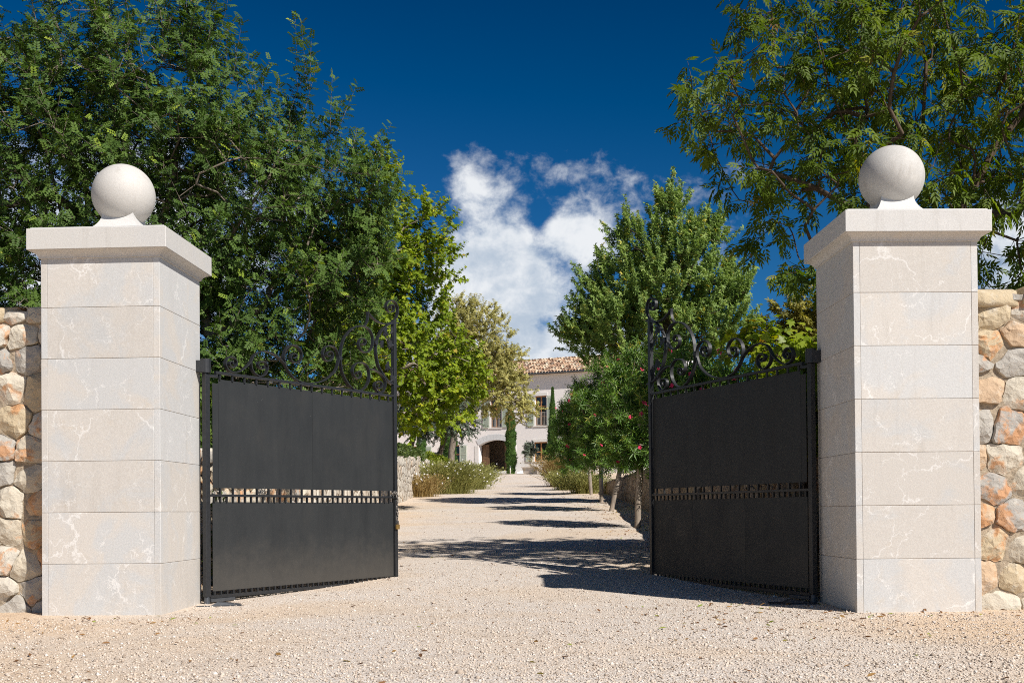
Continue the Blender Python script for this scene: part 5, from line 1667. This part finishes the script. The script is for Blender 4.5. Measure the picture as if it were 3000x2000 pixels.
tuft('grass_clump', 'dark low grass clump in the oleander shade, right of the drive', 2.45, 37.5, 0.6, 0.8, M['grass'], 407, 1200, 10, G)


# ---- low planting on top of the left retaining wall
def mound(name, label, env, mat, n, leaf, seed, tmpl=T_TUFT3, cat='shrub', group=None, stem=True):
    rs = np.random.default_rng(seed)
    pos = sample_env(env, n, rs, 0.3)
    E = np.array([e[:3] for e in env])
    cen = E[np.argmin(((pos[:, None, :] - E[None]) ** 2).sum(2), axis=1)]
    outw = unit(pos - cen)
    base = np.array([env[0][0], env[0][1], min(e[2] - e[5] for e in env)])
    root = empty(name, tuple(base))
    tag(root, label, cat, group)
    ax = outw * 0.7 + np.array([0, 0, 0.4]) + rs.normal(0, 0.5, (n, 3))
    nr = outw + np.array([0, 0, 0.6]) + rs.normal(0, 0.4, (n, 3))
    link('foliage', leaf_mesh('foliage', pos - base, ax, nr, leaf * rs.uniform(0.6, 1.3, n), np.clip(rs.normal(0.5, 0.25, n), 0, 1), tmpl, mat), root)
    if stem:
        st = MB()
        for e in env:
            for k in range(4):
                st.cyl((env[0][0] - base[0], env[0][1] - base[1], -0.03), (e[0] - base[0] + random.uniform(-.4, .4) * e[3], e[1] - base[1] + random.uniform(-.4, .4) * e[4], e[2] - base[2] + 0.3 * e[5]), 0.014, 0.006, 5)
        st.build('stems', M['bark_dark'], root)
    return root


mound('trailing_shrub', 'low green shrub spilling over the top of the pale wall left of the drive', [(-3.55, 30.0, gz(30) + 1.38, 0.5, 1.6, 0.26), (-3.6, 33.0, gz(33) + 1.40, 0.55, 1.7, 0.30), (-3.55, 36.0, gz(36) + 1.36, 0.5, 1.6, 0.30), (-3.5, 39.0, gz(39) + 1.3, 0.5, 1.5, 0.28)], M['hedge'], 5200, 0.10, 501)
mound('yellow_shrub', 'small yellow-green shrub on the wall end, left of the doorway', [(-3.25, 43.0, gz(43) + 1.05, 0.5, 0.7, 0.38), (-2.9, 45, gz(45) + 0.95, 0.4, 0.6, 0.34)], M['shrub'], 1500, 0.13, 502)
mound('grey_shrub', 'small round grey-green shrub below a lower villa window, left of the doorway', [(-4.0, 60, gz(60) + 0.85, 0.6, 0.6, 0.62)], M['olive'], 1300, 0.12, 503)

# ---- olive in the planter
make_tree('potted_olive', 'tiny round-headed olive growing in the stone planter by the lower villa window', [[(px_, py_, pz_ + 0.44), (px_ - 0.02, py_, pz_ + 1.0), (px_, py_, pz_ + 1.35)]], [(px_ - 0.02, py_, pz_ + 1.72, 0.48, 0.48, 0.42)], (M['bark_pale'], M['olive']), T_TUFT3, 70, 3, 7, 0.22, 0.09, 601, upw=0.3, tip=0.005, trunk_r=0.028, cat='small tree')

# ---- vine with big yellow leaves over the wall behind the right gate leaf
VINE = [(2.62, 10.9, 2.30, 0.22, 0.4, 0.20), (2.85, 10.6, 2.05, 0.25, 0.45, 0.40), (2.45, 11.4, 2.42, 0.22, 0.35, 0.14), (2.66, 10.2, 1.85, 0.14, 0.3, 0.45), (2.9, 11.8, 2.0, 0.3, 0.6, 0.35), (2.70, 9.9, 1.5, 0.10, 0.2, 0.40)]
make_tree('vine', 'sunlit yellow-green vine climbing the wall behind the hinge of the right gate leaf', [[(2.74, 10.6, 0.03), (2.73, 10.5, 0.7), (2.76, 10.5, 1.3), (2.78, 10.6, 1.8)]], VINE, (M['bark_dark'], M['vine']), T_PALM, 190, 2.4, 5, 0.2, 0.095, 602, upw=0.2, droop=0.5, tip=0.004, trunk_r=0.022, cat='climbing plant')
# weeds and climber shade at the foot of the left wall
mound('wall_climber', 'dark leafy climber at the wall foot behind the left gate hinge', [(-2.95, 10.2, 0.35, 0.10, 0.4, 0.40), (-2.98, 11.3, 0.5, 0.10, 0.6, 0.5), (-2.93, 12.6, 0.3, 0.12, 0.5, 0.3)], M['hedge'], 420, 0.075, 504, T_SIMPLE, 'climbing plant')
mound('dark_shrub', 'dense dark shrub behind the left wall under the carob tree', [(-3.9, 12.6, 1.75, 0.7, 1.3, 0.75), (-4.9, 12.4, 1.9, 0.9, 1.0, 0.9), (-6.2, 12.2, 1.9, 0.9, 0.9, 1.0), (-3.8, 15.5, 2.0, 0.6, 1.6, 0.9)], M['carob'], 5200, 0.12, 505)

# ------------------------------------------------------------------ overhead cables on the right
for (z, sag, lab) in ((10.68, 0.25, 'upper thin black cable crossing the sky behind the ash tree'), (9.80, 0.2, 'lower thin black cable crossing the sky behind the ash tree')):
    pts = []
    for k in range(25):
        t = k / 24
        pts.append((9.2 + 22 * t, 30.0 + 1.0 * t, z + 0.1 - sag * 4 * t * (1 - t) * 0.4))
    o = MB().tube(pts, 0.013, 5).build('overhead_cable', M['cable'])
    tag(o, lab, 'cable', 'overhead cables')

# ------------------------------------------------------------------ loose pebbles and leaf litter on the gravel
rs = np.random.default_rng(77)
n = 66000
yy = 3.8 + 9.5 * rs.random(n) ** 1.5
xx = rs.uniform(-1, 1, n) * (0.62 * yy + 0.6)
kp = ~((np.abs(xx) > 2.66) & (yy > 8.4)) | (yy < 8.4)
yy, xx = yy[kp], xx[kp]
n = len(xx)
oct_ = np.array([(1, 0, 0), (0, 1, 0), (-1, 0, 0), (0, -1, 0), (0, 0, 0.8), (0, 0, -0.7)], float)
of = [(0, 1, 4), (1, 2, 4), (2, 3, 4), (3, 0, 4), (1, 0, 5), (2, 1, 5), (3, 2, 5), (0, 3, 5)]
sz_ = rs.lognormal(math.log(0.0058), 0.32, n)
ph = rs.random(n) * 2 * PI
V = oct_[None] * (1 + rs.normal(0, 0.22, (n, 6, 3)))
V[:, :, 0] *= rs.uniform(0.9, 1.5, n)[:, None]
V = V * sz_[:, None, None]
c, s = np.cos(ph)[:, None], np.sin(ph)[:, None]
X = V[:, :, 0] * c - V[:, :, 1] * s
Y = V[:, :, 0] * s + V[:, :, 1] * c
V = np.stack([X + xx[:, None], Y + yy[:, None], V[:, :, 2] + np.array([gz(q) for q in yy])[:, None] + 0.002], 2)
loops = (np.array(of).ravel()[None] + (np.arange(n) * 6)[:, None]).ravel()
tag(link('loose_pebbles', mesh_np('loose_pebbles', V.reshape(-1, 3), loops, np.full(n * 8, 3), M['pebble'], False, np.repeat(rs.random(n), 6))), 'loose pale gravel stones scattered over the forecourt', 'gravel', kind='stuff')

n = 380
yy = 4.2 + 22 * rs.random(n) ** 1.7
xx = rs.uniform(-1, 1, n) * np.minimum(0.5 * yy, 3.0 + (yy < 8.2) * 4)
more = 1100                                                # thicker drift under the oleanders and at the walls
yy = np.concatenate([yy, 11.5 + 24 * rs.random(more) ** 1.1, 8.0 + 0.6 * rs.random(160), rs.uniform(6.6, 9.2, 150)])
xx = np.concatenate([xx, 2.75 - np.abs(rs.normal(0, 0.75, more)), np.where(rs.random(160) < 0.5, -1, 1) * rs.uniform(2.2, 4.4, 160), rs.uniform(0.9, 2.6, 150)])
n = len(xx)
zz = np.array([gz(q) for q in yy]) + 0.007
th = rs.random(n) * 2 * PI
ax = np.stack([np.cos(th), np.sin(th), rs.normal(0, 0.25, n)], 1)
nr = np.stack([rs.normal(0, 0.35, n), rs.normal(0, 0.35, n), np.ones(n)], 1)
T_LIT = (np.array([(0, 0, 0), (0.35, 0.2, 0.10), (0.75, 0.14, 0.12), (1, 0, 0.05), (0.75, -0.14, 0.12), (0.35, -0.2, 0.10)]), [(0, 5, 4, 3), (0, 3, 2, 1)])
tag(link('leaf_litter', leaf_mesh('leaf_litter', np.stack([xx, yy, zz], 1), ax, nr, rs.uniform(0.022, 0.058, n), rs.random(n) ** 1.3, T_LIT, M['litter'])), 'small brown and green fallen leaves on the gravel', 'fallen leaves', kind='stuff')
